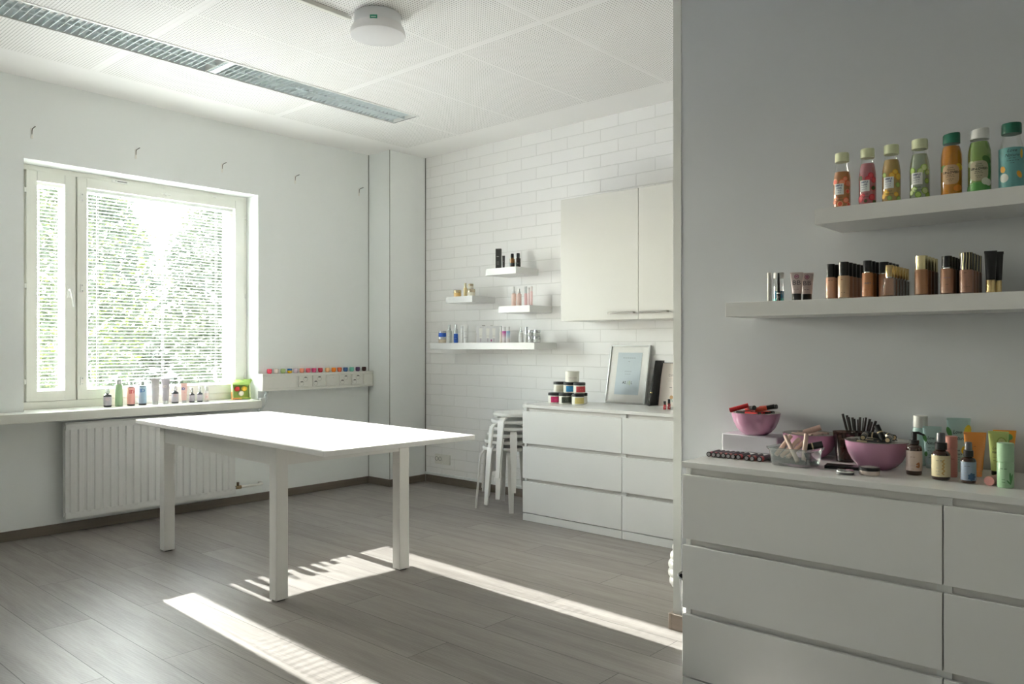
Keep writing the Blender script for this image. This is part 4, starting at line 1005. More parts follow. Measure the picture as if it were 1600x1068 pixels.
palecap = M((.74, .78, .52), .5); dcap = M((.01, .14, .085), .35); wcap = M((.80, .81, .80), .35)
gel(.917, .054, .186, 'orange gel bottle with grapefruit slices, leftmost on the upper shelf', M((.86, .36, .12), .15, trans=.35), palecap, .66, simple_style([((.82, .16, .06), (.90, .36, .20)), ((.90, .40, .20), (.80, .12, .06))], 1), 0)
gel(.836, .053, .187, 'pink gel bottle printed with strawberries on the upper shelf', M((.80, .28, .32), .15, trans=.35), palecap, .74, simple_style([((.68, .03, .06), (.75, .10, .12)), ((.60, .10, .14), (.10, .14, .06))], 2), 0)
gel(.763, .055, .187, 'yellow gel bottle with pineapple and orange fruit print', M((.86, .56, .18), .15, trans=.35), palecap, .745, simple_style([((.85, .42, .04), (.92, .62, .10)), ((.25, .42, .10), (.45, .60, .15))], 3), 0)
gel(.680, .057, .190, 'pale green gel bottle printed with lime and leaves', M((.62, .72, .54), .15, trans=.45), palecap, .76, simple_style([((.30, .50, .10), (.62, .74, .36)), ((.20, .36, .06), (.40, .58, .14))], 4), 0)
gel(.591, .059, .192, 'deep orange gel bottle with a dark green cap', M((.88, .34, .02), .15, trans=.3), dcap, .80, up_style((.62, .42, .24), [(-.85, .44, .012, .010, (.12, .30, .06), .5), (.75, .45, .013, .010, (.80, .55, .03), -.4), (.6, .12, .014, .010, (.86, .30, .03), .2)], []), 1)
gel(.516, .062, .192, 'green gel bottle with a white cap and apple print', M((.38, .58, .16), .15, trans=.3), wcap, .80, up_style((.48, .44, .30), [(.6, .50, .016, .010, (.06, .16, .03), -.7), (-.85, .45, .011, .009, (.60, .66, .42), .3), (.8, .33, .008, .024, (.05, .22, .05), 0), (-.3, .07, .04, .018, (.10, .34, .08), 0)], [(.45, .17, .011, .011, (.72, .76, .62), 0), (.75, .15, .010, .010, (.70, .74, .60), 0)]), 1)
def teal_style(mb, r, h):
    mb.patch(-2.6 * r, 2.6 * r, .005, h * .62, M((.16, .42, .42), .4), r=r, n=30)
    mb.text('Love', .013, m_black, -.05 * r, h * .57, r=r + .0006, shear=.3).text('Nature', .013, m_black, -.05 * r, h * .50, r=r + .0006, shear=.3)
    mb.text('dry skin', .005, m_black, .0, h * .455, r=r + .0006).text('body oil almond', .0045, m_black, .05 * r, h * .42, r=r + .0006).text('250 ml', .004, m_black, 0, h * .385, r=r + .0006)
    mb.ell(-.82 * r, h * .30, .008, .010, M((.85, .42, .04), .5), r=r + .0004, rot=.3).ell(-.7 * r, h * .17, .013, .013, M((.68, .72, .68), .5), r=r + .0005)
    mb.ell(.55 * r, h * .21, .007, .011, M((.85, .42, .04), .5), r=r + .0004, rot=.5).ell(.75 * r, h * .52, .004, .014, M((.80, .50, .06), .5), r=r + .0004)
gel(.434, .064, .194, 'teal-labelled bottle with a dark green cap, at the picture edge', M((.20, .46, .46), .15, trans=.2), dcap, .60, teal_style, 0)

# ------------------------------------------------------------------ lower grey-wall shelf
ZL = 1.3277; RG2 = R(-90 + 18)
t = thing('mascara_tube', 'slim white stick, leftmost on the lower grey-wall shelf', 'makeup stick', (2.668, 1.158, ZL), RG2)
MB().lathe([(.0070, 0), (.0074, .002), (.0074, .064)], M((.66, .64, .60), .3), 16).build('tube_body', t)
MB().lathe([(.0074, .0645), (.0074, .100), (.0070, .102), (0, .102)], M((.70, .68, .64), .3), 16).build('cap', t)
t = thing('makeup_remover_bottle', 'clear bottle of two-tone blue liquid with a pale cap', 'bottle', (2.700, 1.138, ZL), RG2)
MB().lathe([(.0175, 0), (.0182, .003), (.0182, .078), (.0165, .082)], m_bottle, 26).build('bottle_body', t)
MB().lathe([(.0172, .002), (.0175, .012)], M((.05, .58, .58), .2), 26).build('teal_liquid', t)
MB().lathe([(.0175, .0122), (.0175, .038), (0, .038)], M((.02, .22, .42), .15, trans=.2), 26).build('blue_liquid', t)
MB().lathe([(.0178, .083), (.0178, .101), (.0168, .103), (0, .103)], M((.68, .68, .66), .3), 26).build('cap', t)
t = thing('eyeliner', 'tapered black eyeliner standing in front of the blue bottle', 'eyeliner', (2.655, 1.120, ZL), RG2)
MB().lathe([(.0062, 0), (.0066, .002), (.0066, .026)], m_black, 16).build('ink_bottle', t)
MB().lathe([(.0068, .0262), (.0068, .029)], m_chrome, 16).build('ring', t)
MB().lathe([(.0064, .0292), (.0030, .095), (.0020, .098), (0, .098)], m_black, 16).build('cap', t)
MB().text('ARY', .006, M((.6, .6, .6), .4), 0, .014, r=.0069, width=.009).build('print', t)
def bb(loc, l, w_):
    def ex(mb, ys):
        n = 18
        for k in range(n):
            a0, a1 = 2 * math.pi * k / n, 2 * math.pi * (k + 1) / n
            mb.flat([(.0078 * math.cos(a0), .082 + .0078 * math.sin(a0)), (.0078 * math.cos(a1), .082 + .0078 * math.sin(a1)), (.006 * math.cos(a1), .082 + .006 * math.sin(a1)), (.006 * math.cos(a0), .082 + .006 * math.sin(a0))], [(0, 1, 2, 3)], M((.30, .03, .14), .5))
    squeeze(loc, RG2, l, w_, .0165, .097, (.60, .50, .49), m_black, [('M', .010, (.42, .06, .20), 0, .082, None, .02), ('BB', .022, (.10, .09, .11), 0, .060, .026), ('cream', .005, (.35, .28, .30), 0, .045, .022), ('SPF 30', .0055, (.15, .12, .14), 0, .038, .020)], .24, 'BB cream tubes', ex)
bb((2.665, 1.060, ZL), 'pale pink BB cream tube in front, fully visible', .042)
bb((2.706, 1.040, ZL), 'pale pink BB cream tube half hidden behind its twin', .042)
skin = ['#d9ae8c', '#d3a27c', '#c9936c', '#c08a62', '#b07850', '#9c6744', '#8a5a3c', '#c59a78']
gfound = 'foundation bottles on the lower grey-wall shelf'
ordn = ['front', 'second', 'third', 'fourth', 'fifth', 'sixth', 'rearmost']
def frow(x0, y, n, pitch, r, h, capf, capmat, rowname, shades, neck=None, shape='round', group=gfound, yshift=0.0, capr=None, texts=(), coll=None):
    for k in range(n):
        c = shades[min(k, len(shades) - 1)]
        l = f'{ordn[k]} bottle of the {rowname}'
        t = thing('foundation_bottle', l, 'foundation bottle', (x0 + k * pitch, y + yshift * k, ZL), RG2 if shape != 'sq' else R(-90 + 6), group)
        hc = h * (1 - capf); cr = capr or r * .86; col = M(c, .3, coat=.4)
        if shape == 'round':
            MB().lathe([(r, 0), (r, hc * .05), (r * .985, hc * .06)], m_bottle, 24).build('glass_foot', t)
            MB().lathe([(r * .95, hc * .045), (r, hc * .06), (r, hc - .003), (r * .93, hc)], col, 24).build('bottle_body', t)
        else:
            MB().box(-r, r, -r * .8, r * .8, 0, hc, m_bottle).build('glass_shell', t, bevel=.002)
            MB().box(-r * .78, r * .78, -r * .62, r * .62, hc * .06, hc * .97, col).build('bottle_body', t, bevel=.002)
        if coll: MB().lathe([(cr * .9, hc + .0002), (cr * .9, hc + .003)], m_chrome, 20).build('collar', t)
        zc = hc + (.0032 if coll else .0003)
        cb_ = MB().lathe([(cr, zc), (cr, h - .001), (cr * .95, h), (0, h)], capmat, 24)
        cb_.build('cap', t)
        if k == 0 or (k == 1 and shape == 'round'):
            mb = MB(); mb.text(*texts[0][:3], texts[0][3], texts[0][4], r=r + .0006, width=texts[0][5]) if texts else None
            for tx in texts[1:]: mb.text(tx[0], tx[1], tx[2], tx[3], tx[4], r=r + .0006, width=tx[5])
            if mb.v: mb.build('print', t)
dt = M((.20, .12, .08), .5)
frow(2.665, .945, 2, .036, .0155, .117, .38, m_black, 'leftmost pair of foundations', ['#d6a588', '#c9947a'], texts=[('STUDIO', .006, dt, 0, .062, .018)])
frow(2.665, .903, 5, .038, .0190, .121, .38, m_black, 'widest black-capped row left of centre', ['#d8b894', '#cd9c7c', '#c89878', '#b98a6c', '#a97c62'], texts=[('A', .008, M((.5, .15, .1), .5), -.005, .062, .008), ('skin', .006, dt, 0, .02, .016)])
frow(2.665, .828, 3, .036, .0172, .120, .33, m_black, 'tan row with a blue mark', ['#c98a5e', '#a8703f', '#5a3a28'], capr=.0135, texts=[('ARY', .008, M((.05, .15, .22), .5), 0, .046, .022), ('matte', .006, M((.5, .15, .1), .5), 0, .025, .016)], coll=True)
frow(2.685, .783, 4, .036, .0165, .114, .34, m_black, 'row half hidden by the small square bottles', ['#bf8a68', '#a06e4c', '#8a5a3c', '#6a4430'], capr=.0140, texts=[('matte', .006, dt, 0, .058, .018), ('O', .010, M((.05, .14, .10), .5), 0, .036, .010)], coll=True)
ribg = M((.70, .52, .26), .22, 1.0)
frow(2.650, .757, 6, .0335, .0165, .099, .40, ribg, 'small square row with ribbed gold caps', ['#b98c70', '#7c4c30', '#6b4229', '#5c3824', '#4c2e1e', '#40261a'], shape='sq', capr=.0125, coll=True)
frow(2.662, .668, 4, .040, .0190, .123, .35, M((.68, .58, .34), .25, 1.0), 'row with broad gold caps', ['#b4835f', '#8a5c3e', '#6e4630', '#553626'], capr=.0178)
frow(2.662, .597, 4, .036, .0180, .117, .33, m_black, 'right black-capped row with lilac print', ['#b98b72', '#8a6248', '#5c3c2c', '#402a20'], capr=.0145, texts=[('THE ONE', .007, M((.35, .25, .30), .5), 0, .050, .024), ('30 ml', .005, dt, 0, .030, .012)], coll=True)
def mk_zebra():
    m = bpy.data.materials.new('black_gold_stripes'); m.use_nodes = True; n = m.node_tree; b = n.nodes['Principled BSDF']; b.inputs['Roughness'].default_value = .25
    tc = n.nodes.new('ShaderNodeTexCoord'); w_ = n.nodes.new('ShaderNodeTexWave'); w_.inputs['Scale'].default_value = 42; w_.inputs['Distortion'].default_value = 5.0; w_.inputs['Detail Scale'].default_value = .3
    n.links.new(tc.outputs['Object'], w_.inputs['Vector']); st = math_(n, 'GREATER_THAN', w_.outputs['Fac'], .80)
    n.links.new(mixc(n, st, (.012, .010, .010, 1), (.62, .54, .32, 1)), b.inputs['Base Color']); n.links.new(st, b.inputs['Metallic']); return m
frow(2.662, .545, 4, .040, .0188, .123, .42, mk_zebra(), 'row with black and gold striped caps', ['#b08470', '#a07058', '#84573c', '#5f3a26'], capr=.0178, texts=[('GG', .008, dt, -.004, .062, .010), ('foundation', .005, dt, 0, .020, .020)])
def invtube(loc, l):
    t = thing('concealer_tube', l, 'tube', loc, RG2, 'black and gold concealer tubes')
    MB().lathe([(.0118, 0), (.0122, .002), (.0122, .036), (.0115, .038)], m_gold, 20).build('cap', t)
    secs = [ring(.0125 + .0035 * u, .0125 * (1 - u) ** .7 + .001, .0385 + .083 * u, 20) for u in [k / 7 for k in range(8)]]
    MB().loft(secs, m_black).box(-.0165, .0165, -.0012, .0012, .116, .124, m_black).build('tube_body', t)
invtube((2.662, .482, ZL), 'black concealer tube with gold cap, front one at the right end')
invtube((2.700, .472, ZL), 'black concealer tube with gold cap, behind its twin')

# ------------------------------------------------------------------ things on the front chest
Z7 = .7802; RF = R(-90 + 16)
# lip liners in a row
for i, (y, c) in enumerate(zip((1.328, 1.309, 1.2905, 1.272, 1.2535, 1.235, 1.2165, 1.186, 1.166, 1.140), ('#b0525a', '#a94c55', '#b8807a', '#c0756a', '#b86a60', '#b46058', '#c4473f', '#c4544c', '#bd5a4c', '#c2402f'))):
    l = 'black and rose lip liner, ' + ['leftmost of the row on the chest', 'second from the left in the row', 'third from the left in the row', 'fourth from the left in the row', 'fifth from the left in the row', 'sixth from the left in the row', 'last of the seven touching ones', 'first after the gap in the row', 'second to last in the row', 'last in the row, next to the glass dish'][i]
    t = thing('lip_gloss_tube', l, 'lip gloss', (2.545 - (i % 3) * .001, y, Z7 + .0088), R(2), 'row of lip glosses lying on the chest')
    MB().cyl((0, 0, 0), (.004, 0, 0), .0088, m_black).cyl((-.0006, 0, 0), (0.0, 0, 0), .0060, M((.35, .33, .34), .3)).build('end_cap', t)
    MB().cyl((.0042, 0, 0), (.024, 0, 0), .0083, M(c, .3)).build('colour_barrel', t)
    MB().cyl((.0242, 0, 0), (.085, 0, 0), .0083, M((.04, .045, .05), .35)).build('cap', t)
t = thing('lip_gloss_tube', 'dark tube lying aslant behind the last lip gloss', 'lip gloss', (2.585, 1.119, Z7 + .0088), R(-4), 'row of lip glosses lying on the chest')
MB().cyl((0, 0, 0), (.078, 0, 0), .0083, M((.10, .10, .11), .35)).build('cap', t)
# riser
t = thing('display_riser', 'low white display block under the red lipstick bowl', 'display block', (2.745, 1.378, Z7), R(-90))
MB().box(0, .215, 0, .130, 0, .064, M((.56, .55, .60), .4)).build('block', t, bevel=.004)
# bowls
m_pink = M((.52, .26, .40), .22, coat=.6)
def bowl(loc, label, r=.092, h=.083, kind='bowl'):
    t = thing('bowl', label, 'bowl', loc)
    pr = [(0, 0), (r * .46, 0), (r * .49, .002), (r * .62, h * .10), (r * .80, h * .32), (r * .92, h * .60), (r * .985, h * .86), (r * 1.0, h)]
    MB().lathe(pr, m_pink, 44).build('outer_shell', t)
    MB().lathe([(r * 1.0, h + .0002), (r * 1.015, h + .001), (r * .99, h + .0022), (r * .965, h), (r * .94, h * .84), (r * .87, h * .58), (r * .74, h * .32), (r * .5, h * .10), (0, h * .07)], M((.62, .58, .52), .2, 1.0), 44).build('steel_lining', t)
    return t
bowl((2.786, 1.262, Z7 + .0648), 'pink bowl of red lipsticks raised on the white block', .088, .080)
bowl((2.780, 1.058, Z7), 'pink bowl with pale sticks, half hidden behind the glass dish', .092, .083)
bowl((2.668, .800, Z7), 'pink bowl of gold and black lipsticks, the nearest and largest one', .096, .088)
def stick(name, label, cat, p, az, el, L, r, ca, cb_, group, split=.5, ring_=None, endc=None):
    t = thing(name, label, cat, p, az, group)
    dv = Vector((math.cos(el), 0, math.sin(el))); a = Vector((0, 0, 0)) - dv * L / 2; m_ = a + dv * L * split; e = a + dv * L
    MB().cyl(a, m_, r, ca, seg=16).build('barrel', t)
    if ring_: MB().cyl(m_, m_ + dv * .004, r * 1.03, ring_, seg=16).build('ring', t); m_ = m_ + dv * .004
    MB().cyl(m_ + dv * .0003, e, r * (1.0 if not ring_ else .98), cb_, seg=16).build('cap', t)
    if endc: MB().cyl(a - dv * .0006, a, r * .7, endc, seg=14).build('base_disc', t)
    return t
def heap(c, z0, rows, mk):
    i = 0
    for li, (ang_, offs, L) in enumerate(rows):
        z = z0 + li * .0180
        for o in offs:
            x = c[0] - math.sin(ang_) * o[0] + math.cos(ang_) * o[1]; y = c[1] + math.cos(ang_) * o[0] + math.sin(ang_) * o[1]
            mk(i, (x, y, z), ang_ + (math.pi if i % 2 else 0), L); i += 1
red = M((.62, .02, .025), .3, coat=.3); red2 = M((.75, .10, .05), .3, coat=.3)
def mk_red(i, p, az, L):
    stick('lipstick', 'red and black lipstick lying inside the raised pink bowl' if i % 3 else 'orange-red and black lipstick lying inside the raised pink bowl', 'lipstick', p, az, 0, L, .0082, red if i % 3 else red2, m_black, 'red lipsticks in the raised bowl' if i % 3 else 'orange-red lipsticks in the raised bowl', .55)
heap((2.786, 1.262), Z7 + .0648 + .060, [(.3, [(-.036, 0), (-.018, .0), (0, 0), (.018, 0), (.036, 0)], .085), (1.4, [(-.05, 0), (-.03, .004), (-.008, -.01), (.012, .0), (.036, 0), (.056, 0)], .085)], mk_red)
c0 = Vector((2.786, 1.262, Z7 + .0648 + .093))
rl = ['all-red lipstick at the left rim of the raised pink bowl', 'red lipstick with a black end, highest in the middle of the raised bowl', 'orange-red lipstick sloping up to the right in the raised bowl', 'red lipstick with a black end at the right rim of the raised bowl']
for i, (dx, dy, az, el, dz, ca, cbb) in enumerate(((-.030, .052, 1.9, -.30, .004, red, red), (-.02, .012, -2.3, .12, .004, red, m_black), (-.012, -.040, -1.2, .22, .006, red2, m_black), (.03, -.035, -1.7, .15, .006, red, m_black))):
    stick('lipstick', rl[i], 'lipstick', tuple(c0 + Vector((dx, dy, dz))), az, el, .070, .0085, ca, cbb, 'red lipsticks above the rim', .6)
gm2 = M((.66, .54, .34), .3, .8)
def mk_gold(i, p, az, L):
    stick('lipstick', 'all-black lipstick with a gold ring lying inside the nearest bowl' if i % 2 else 'black lipstick with a gold cap lying inside the nearest bowl', 'lipstick', p, az, 0, L, .0088, m_black, M((.05, .05, .05), .3) if i % 2 else gm2, 'all-black lipsticks in the nearest bowl' if i % 2 else 'gold-capped lipsticks in the nearest bowl', .62, gm2)
heap((2.668, .800), Z7 + .064, [(.5, [(-.036, 0), (-.0, 0), (.019, 0), (.038, 0)], .090), (1.5, [(-.052, 0), (-.030, 0), (.0, 0), (.022, 0), (.05, 0)], .085)], mk_gold)
c1 = Vector((2.668, .800, Z7 + .1015))
gl2 = iter(['showing its round gold base on the left', 'standing upright in the middle', 'lying right at the front rim', 'lying crosswise at the back', 'lying between the middle and the right rim'])
for (dx, dy, az, el, dz) in ((-.030, .030, .15, .12, .002), (-.022, -.016, 1.2, 1.05, .014), (-.040, -.048, .1, .08, .0), (.03, .02, 1.6, .1, .0), (.02, -.03, .9, .1, .002)):
    stick('lipstick', 'black lipstick on the nearest bowl, ' + next(gl2), 'lipstick', tuple(c1 + Vector((dx, dy, dz))), az, el, .052, .0092, m_black, m_black, 'gold-based lipsticks on the heap', .5, gm2, gm2)
nude = M((.72, .50, .42), .35)
def mk_nude(i, p, az, L): stick('makeup_stick', 'pale skin-toned stick heaped in the half hidden pink bowl', 'makeup stick', p, az, 0, L, .0090, nude, M((.68, .47, .40), .35), 'sticks in the half hidden bowl', .5)
heap((2.780, 1.058), Z7 + .060, [(.4, [(-.036, 0), (-.012, 0), (.012, 0), (.036, 0)], .085), (1.3, [(-.045, 0), (-.015, 0), (.015, 0), (.045, 0)], .08)], mk_nude)
stick('makeup_stick', 'pale stick poking up from the half hidden pink bowl', 'makeup stick', (2.765, 1.045, Z7 + .097), -1.2, .35, .060, .0100, nude, nude, None, .5)
# glass dish
t = thing('glass_dish', 'clear rectangular glass dish full of pale lip sticks', 'glass dish', (2.553, 1.020, Z7), R(-4))
def rrect(a, b, r_, z, n=6):
    o = []
    for qx, qy, s_ in ((1, 1, 0), (-1, 1, 1), (-1, -1, 2), (1, -1, 3)):
        for k in range(n + 1):
            an = (s_ + k / n) * math.pi / 2; o.append((qx * (a - r_) + r_ * math.cos(an), qy * (b - r_) + r_ * math.sin(an), z))
    return o
secs = [rrect(.044, .062, .016, 0), rrect(.048, .066, .018, .004), rrect(.055, .072, .018, .050), rrect(.061, .079, .020, .056), rrect(.061, .079, .020, .060), rrect(.053, .070, .018, .056), rrect(.046, .063, .016, .008), rrect(.030, .045, .012, .0055)]
MB().loft(secs, m_dish).build('dish_body', t)
lipm = M((.74, .54, .46), .35)
def pstick(label, base, top, r=.0072, mats=(lipm, lipm), cat='makeup stick', grp=None):
    b_ = Vector(base); e = Vector(top); d = e - b_
    t = thing('lip_stick_pen', label, cat, tuple(b_), 0, grp)
    MB().cyl((0, 0, 0), tuple(d * .45), r, mats[0], seg=14).build('barrel', t)
    MB().cyl(tuple(d * .453), tuple(d), r * 1.02, mats[1], seg=14).build('cap', t)
    return t
gd = 'pale sticks in the glass dish'
zb_ = Z7 + .030
for (b_, e), dl in zip((((2.535, 1.078, zb_), (2.585, 1.048, zb_ + .062)), ((2.530, 1.058, zb_ - .002), (2.592, 1.022, zb_ + .052)), ((2.528, 1.036, zb_ - .004), (2.600, 1.004, zb_ + .048)),
                ((2.516, .998, zb_ - .012), (2.545, 1.050, zb_ + .066)), ((2.530, .984, zb_ - .010), (2.575, .992, zb_ + .072))), ('leftmost, leaning right', 'second from the left, leaning right', 'third from the left, leaning right', 'crossing the others and leaning left', 'standing nearly upright on the right')):
    pstick('pale pink stick in the glass dish, ' + dl, b_, e, grp=gd)
for k, (x, y, l) in enumerate(((2.530, 1.050, 'dark tube lying on the left bottom of the glass dish'), (2.552, 1.048, 'dark tube lying in the middle of the glass dish bottom'), (2.574, 1.046, 'dark tube lying at the back of the glass dish bottom'))):
    stick('lip_gloss_tube', l, 'lip gloss', (x, y - .03, Z7 + .0155), R(90), 0, .080, .0085, M((.06, .06, .065), .3), M((.10, .09, .09), .3), None, .5)
stick('lipstick', 'fat black lipstick resting on the right end of the glass dish', 'lipstick', (2.588, .975, Z7 + .063), R(115), R(-14), .060, .0115, m_black, m_black, None, .5, gm2)
stick('lipstick', 'black lipstick lying level in the glass dish under the fat one', 'lipstick', (2.560, .972, Z7 + .036), R(150), 0, .055, .0095, m_black, M((.07, .07, .08), .3), None, .5)
# cups
def cup(loc, label, r0, r1, h):
    t = thing('plastic_cup', label, 'cup', loc)
    MB().lathe([(0, 0), (r0, 0), (r0 + .0006, .003), (r1, h), (r1 + .001, h + .001), (r1 - .0016, h), (r0 - .0012, .010), (0, .009)], m_smoke, 32).build('cup_wall', t)
    MB().lathe([(0, .0005), (r0 * .95, .0005), (r0 * .97, .0085), (0, .0088)], M((.04, .03, .028), .15), 32).build('cup_base', t)
    return t
cup((2.752, .926, Z7), 'smoky brown plastic cup holding red lip glosses', .029, .041, .101)
cup((2.838, .910, Z7), 'smoky plastic cup full of black eye pencils, by the wall', .029, .040, .094)
rg = M((.42, .06, .07), .25, coat=.4)
for i, (a, l) in enumerate(((0.2, 'red'), (1.5, 'rosy'), (2.8, 'dark red'), (4.0, 'brown'), (5.2, 'pink'))):
    bx_, by_ = 2.752 + .014 * math.cos(a), .926 + .014 * math.sin(a); tx_, ty_ = 2.752 + .021 * math.cos(a + 1.4), .926 + .021 * math.sin(a + 1.4)
    t = thing('lip_gloss_tube', f'{l} lip gloss with a clear top inside the smoky cup', 'lip gloss', (bx_, by_, Z7 + .010), 0, 'lip glosses in the smoky cup')
    d = Vector((tx_ - bx_, ty_ - by_, .075 - (i % 3) * .008))
    MB().cyl((0, 0, 0), tuple(d * .6), .0065, [rg, M((.55, .16, .16), .3), M((.28, .03, .04), .3), M((.36, .20, .14), .3), M((.66, .34, .34), .3)][i], seg=12).build('barrel', t)
    MB().cyl(tuple(d * .603), tuple(d), .0062, M((.70, .68, .66), .3), seg=12).build('cap', t)
for i, (a, rr, h_, tp) in enumerate(((2.5, .016, .150, .036), (2.3, .008, .145, .034), (1.9, .020, .140, .024), (1.6, .010, .138, .022), (1.2, .018, .135, .018), (.6, .006, .132, .012), (5.2, .004, .142, .010),
                                     (4.9, .014, .138, .020), (4.6, .020, .142, .032), (4.4, .009, .136, .034), (3.6, .018, .128, .020), (.2, .020, .130, .022))):
    # spread along y (left-right in the picture)
    dy = .034 - i * .0062; bx_ = 2.838 + (.010 if i % 2 else -.012); by_ = .910 + dy * .42
    L = Vector(((-.004 if i % 2 else .006), dy * 1.15, h_ * .96))
    t = thing('eye_pencil', 'black eye pencil in the smoky cup, ' + ['leftmost of them all', 'second from the left', 'third from the left', 'fourth from the left', 'fifth from the left', 'sixth from the left', 'sixth from the right', 'fifth from the right', 'fourth from the right', 'third from the right', 'second from the right', 'rightmost of them all'][i], 'eye pencil', (bx_, by_, Z7 + .010), 0, 'eye pencils in the smoky cup')
    MB().cyl((0, 0, 0), tuple(L * .62), .0040, m_black, seg=10).build('barrel', t)
    MB().cyl(tuple(L * .622), tuple(L), .0044, M((.03, .02, .02), .3), seg=10).build('cap', t)
# palette and compacts
t = thing('makeup_palette', 'flat black makeup palette lying before the cup', 'palette', (2.590, .880, Z7), R(12))
MB().box(-.030, .030, -.052, .052, 0, .0052, m_blackm).build('base', t, bevel=.001)
MB().box(-.030, .030, -.052, .052, .0056, .0095, m_black).build('lid', t, bevel=.001)
t = thing('powder_compact', 'flat silver-rimmed round compact at the front of the chest', 'compact', (2.478, .836, Z7))
MB().lathe([(.024, 0), (.026, .001), (.026, .0085), (.0255, .009)], M((.12, .12, .13), .3), 32).build('compact_base', t)
MB().lathe([(.0262, .0092), (.0262, .0125), (.022, .0145), (0, .015)], clear((.7, .72, .75), .5, .1), 32).build('lid', t)
MB().lathe([(.0264, .007), (.0268, .009), (.0264, .011)], m_chrome, 32).build('ring', t)
t = thing('powder_pot', 'round loose powder pot with a black-rimmed clear lid', 'powder pot', (2.515, .776, Z7))
MB().lathe([(.027, 0), (.0295, .002), (.0295, .013), (.029, .0135)], M((.66, .56, .52), .3, coat=.5), 36).build('pot', t)
MB().lathe([(.0300, .0138), (.0300, .0215), (.0285, .0235), (0, .0235)], m_black, 36).build('lid', t)
MB().lathe([(0, .0237), (.0235, .0237), (.0240, .0243), (0, .0243)], M((.50, .47, .46), .25), 36).build('window', t)
# bottles and tubes
amberm = M((.045, .018, .012), .12, coat=.8)
def leafy(c, kind):
    def f(mb, r):
        if kind == 0:
            for (x, z, a, b, ro) in ((.010, .036, .006, .003, .6), (.013, .030, .007, .0035, 1.4), (.009, .027, .005, .003, -.3)): mb.ell(x, z, a, b, M(c, .5), r=r + .0004, rot=ro)
        elif kind == 1:
            for k in range(8): mb.ell(.004 + .001 * (k % 3), .020 + k * .0055, .005, .002, M(c, .5), r=r + .0004, rot=.7 if k % 2 else -.7)
        else:
            for k in range(7):
                a = k * .9; mb.ell(.008 + .006 * math.cos(a), .020 + .006 * math.sin(a), .0055, .004, M(c, .5), r=r + .0004, rot=a)
    return f
pump((2.605, .674, Z7), RF, 'brown pump bottle with a pale pink label', .0222, .131, amberm, m_black, .745, lab=(.55, .45, .42), texts=[('naturals', .0055, (.20, .12, .10), -.004, .056, .016), ('hand lotion', .004, (.4, .3, .28), -.004, .030, .014), ('200 ml', .004, (.4, .3, .28), -.004, .020, .010)], extra=leafy((.30, .12, .06), 0))
def atom(loc, label, r, h, labc, c, kind, name='spray_bottle'):
    t = thing(name, label, 'spray bottle', loc, RF); hb = h * .66
    MB().lathe(prof_bottle(r, hb, r * .48, hb * .93, .25), amberm, 28).build('bottle_body', t)
    MB().lathe([(r * .66, hb - .002), (r * .66, hb + h * .13), (r * .60, hb + h * .14)], m_black, 20).build('collar', t)
    MB().lathe([(r * .50, hb + h * .142), (r * .47, h - .003), (r * .40, h), (0, h)], M((.12, .12, .14), .25), 20).build('spray_cap', t)
    label_band(t, r, hb * .12, hb * .80, labc, [('naturals', .0055, (.12, .12, .12), -.004, hb * .64, r * .9), ('spray', .004, (.3, .3, .3), -r * .4, hb * .40), ('100 ml', .004, (.3, .3, .3), -r * .4, hb * .30), ('aroma', .0045, (.3, .3, .3), -r * .3, hb * .20)], .98, leafy(c, kind))
atom((2.560, .590, Z7), 'brown spray bottle with a cream yellow label', .0245, .137, (.70, .60, .38), (.55, .34, .12), 1)
atom((2.550, .517, Z7), 'small dark spray bottle with a blue label', .0195, .117, (.28, .34, .45), (.04, .10, .20), 2)
cylbottle((2.838, .715, Z7), RF, 'pale teal bottle with a tall white cap near the wall', .0225, .162, M((.42, .60, .58), .3), M((.62, .62, .60), .35), .24, .0215)
lnt = (.40, .58, .58)
def love(loc, label, w_, h, lemon=True):
    def ex(mb, ys):
        mb.ell(-w_ * .40, h * .72, w_ * .10, h * .10, M((.06, .22, .06), .5), rot=.3)
        mb.ell(w_ * .36, h * .74, w_ * .15, h * .13, M((.78, .58, .04), .5), rot=-.2)
        mb.ell(-w_ * .33, h * .34, w_ * .08, h * .06, M((.07, .25, .08), .5)); mb.ell(w_ * .24, h * .42, w_ * .10, h * .05, M((.80, .55, .08), .5))
    squeeze(loc, RF, label, w_, w_ * .36, h, lnt, M((.50, .64, .62), .35), [('Love', h * .10, (.02, .03, .06), -.004, h * .72, w_ * .38, .01, .3), ('Nature', h * .10, (.02, .03, .06), -.002, h * .60, w_ * .58, .01, .3),
            ('shampoo', h * .045, (.1, .2, .2), -.001, h * .49, w_ * .45), ('for oily hair', h * .04, (.1, .2, .2), 0, h * .42, w_ * .5), ('nettle', h * .035, (.1, .2, .2), -.003, h * .32, w_ * .3), ('lemon', h * .035, (.1, .2, .2), -.003, h * .26, w_ * .3)], .10, None, ex)
love((2.788, .668, Z7), 'medium pale blue squeeze tube behind the brown pump bottle', .054, .134)
love((2.842, .604, Z7), 'tallest pale blue squeeze tube with a lemon print, near the wall', .068, .161)
love((2.765, .590, Z7), 'smallest pale blue squeeze tube, in front of the tallest one', .046, .092)
cylbottle((2.638, .580, Z7), RF, 'plain coral pink cylinder behind the cream-labelled bottle', .0165, .122, M((.62, .26, .22), .35), M((.60, .25, .21), .35), .30, .0165, name='deodorant_stick', cat='deodorant', texts=[('pure', .006, (.25, .08, .07), .004, .055)])
squeeze((2.700, .530, Z7), RF, 'glossy orange squeeze tube behind the blue-labelled bottle', .060, .021, .132, (.86, .32, .06), M((.80, .30, .06), .35), [('sun', .006, (.5, .15, .02), 0, .09)], .14, rough=.2)
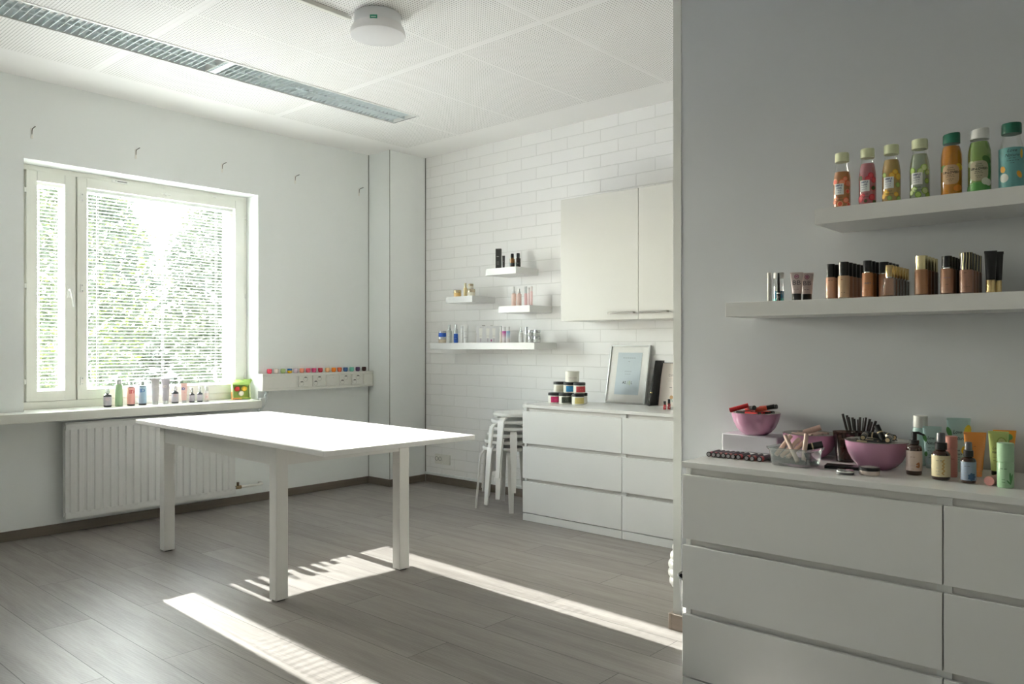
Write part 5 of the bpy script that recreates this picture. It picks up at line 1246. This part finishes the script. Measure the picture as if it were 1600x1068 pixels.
t = thing('deodorant_stick', 'short pink stick lying on its side at the chest edge', 'makeup stick', (2.535, .463, Z7 + .0135), R(-12))
MB().cyl((0, 0, 0), (.030, 0, 0), .0132, M((.66, .30, .27), .35), seg=24).build('barrel', t)
MB().cyl((.0303, 0, 0), (.062, 0, 0), .0128, M((.62, .26, .22), .35), seg=24).build('cap', t)
def avo(mb, ys):
    mb.ell(.008, .100, .013, .016, M((.30, .42, .08), .5), rot=.2).ell(.008, .100, .010, .013, M((.56, .62, .24), .5), rot=.2).ell(.008, .098, .005, .005, M((.22, .10, .04), .5))
    mb.ell(-.015, .112, .006, .010, M((.50, .62, .20), .5), rot=.5)
squeeze((2.765, .480, Z7), RF, 'lime green squeeze tube with an avocado print', .054, .020, .133, (.52, .64, .20), m_black, [('Love', .011, (.05, .06, .03), -.008, .082, .018, .01, .3), ('Nature', .011, (.05, .06, .03), -.006, .070, .024, .01, .3), ('hand cream', .005, (.15, .2, .05), -.006, .055, .018), ('avocado', .005, (.15, .2, .05), -.006, .045, .018)], .10, None, avo)
t = cylbottle((2.540, .424, Z7), RF, 'mint green cylinder stick with a dark green plant print', .0208, .123, M((.33, .52, .33), .35), M((.35, .54, .35), .35), .42, .0210, name='deodorant_stick', cat='deodorant',
    texts=[('naturals', .0055, (.04, .08, .04), -.006, .053, .018), ('stick', .0045, (.08, .2, .08), -.006, .024), ('50 ml', .0045, (.08, .2, .08), -.006, .016)],
    extra=lambda mb, r: [mb.ell(.010, .028, .003, .016, M((.06, .22, .07), .5), r=r, rot=.1), mb.ell(.013, .026, .003, .014, M((.08, .26, .08), .5), r=r, rot=-.25), mb.ell(.006, .016, .002, .008, M((.06, .22, .07), .5), r=r, rot=.7)])
squeeze((2.848, .478, Z7), RF, 'orange squeeze tube with a leaf print behind the green tube', .062, .021, .130, (.84, .34, .03), M((.70, .26, .03), .35), [], .10, None, lambda mb, ys: [mb.ell(-.002, .098, .014, .013, M((.08, .26, .05), .5)), mb.ell(.012, .110, .009, .010, M((.12, .34, .08), .5), rot=.5)])
cylbottle((2.790, .394, Z7), RF, 'white bottle cut off by the right edge of the picture', .016, .098, M((.66, .66, .64), .35), M((.68, .68, .66), .35), .25, .015)
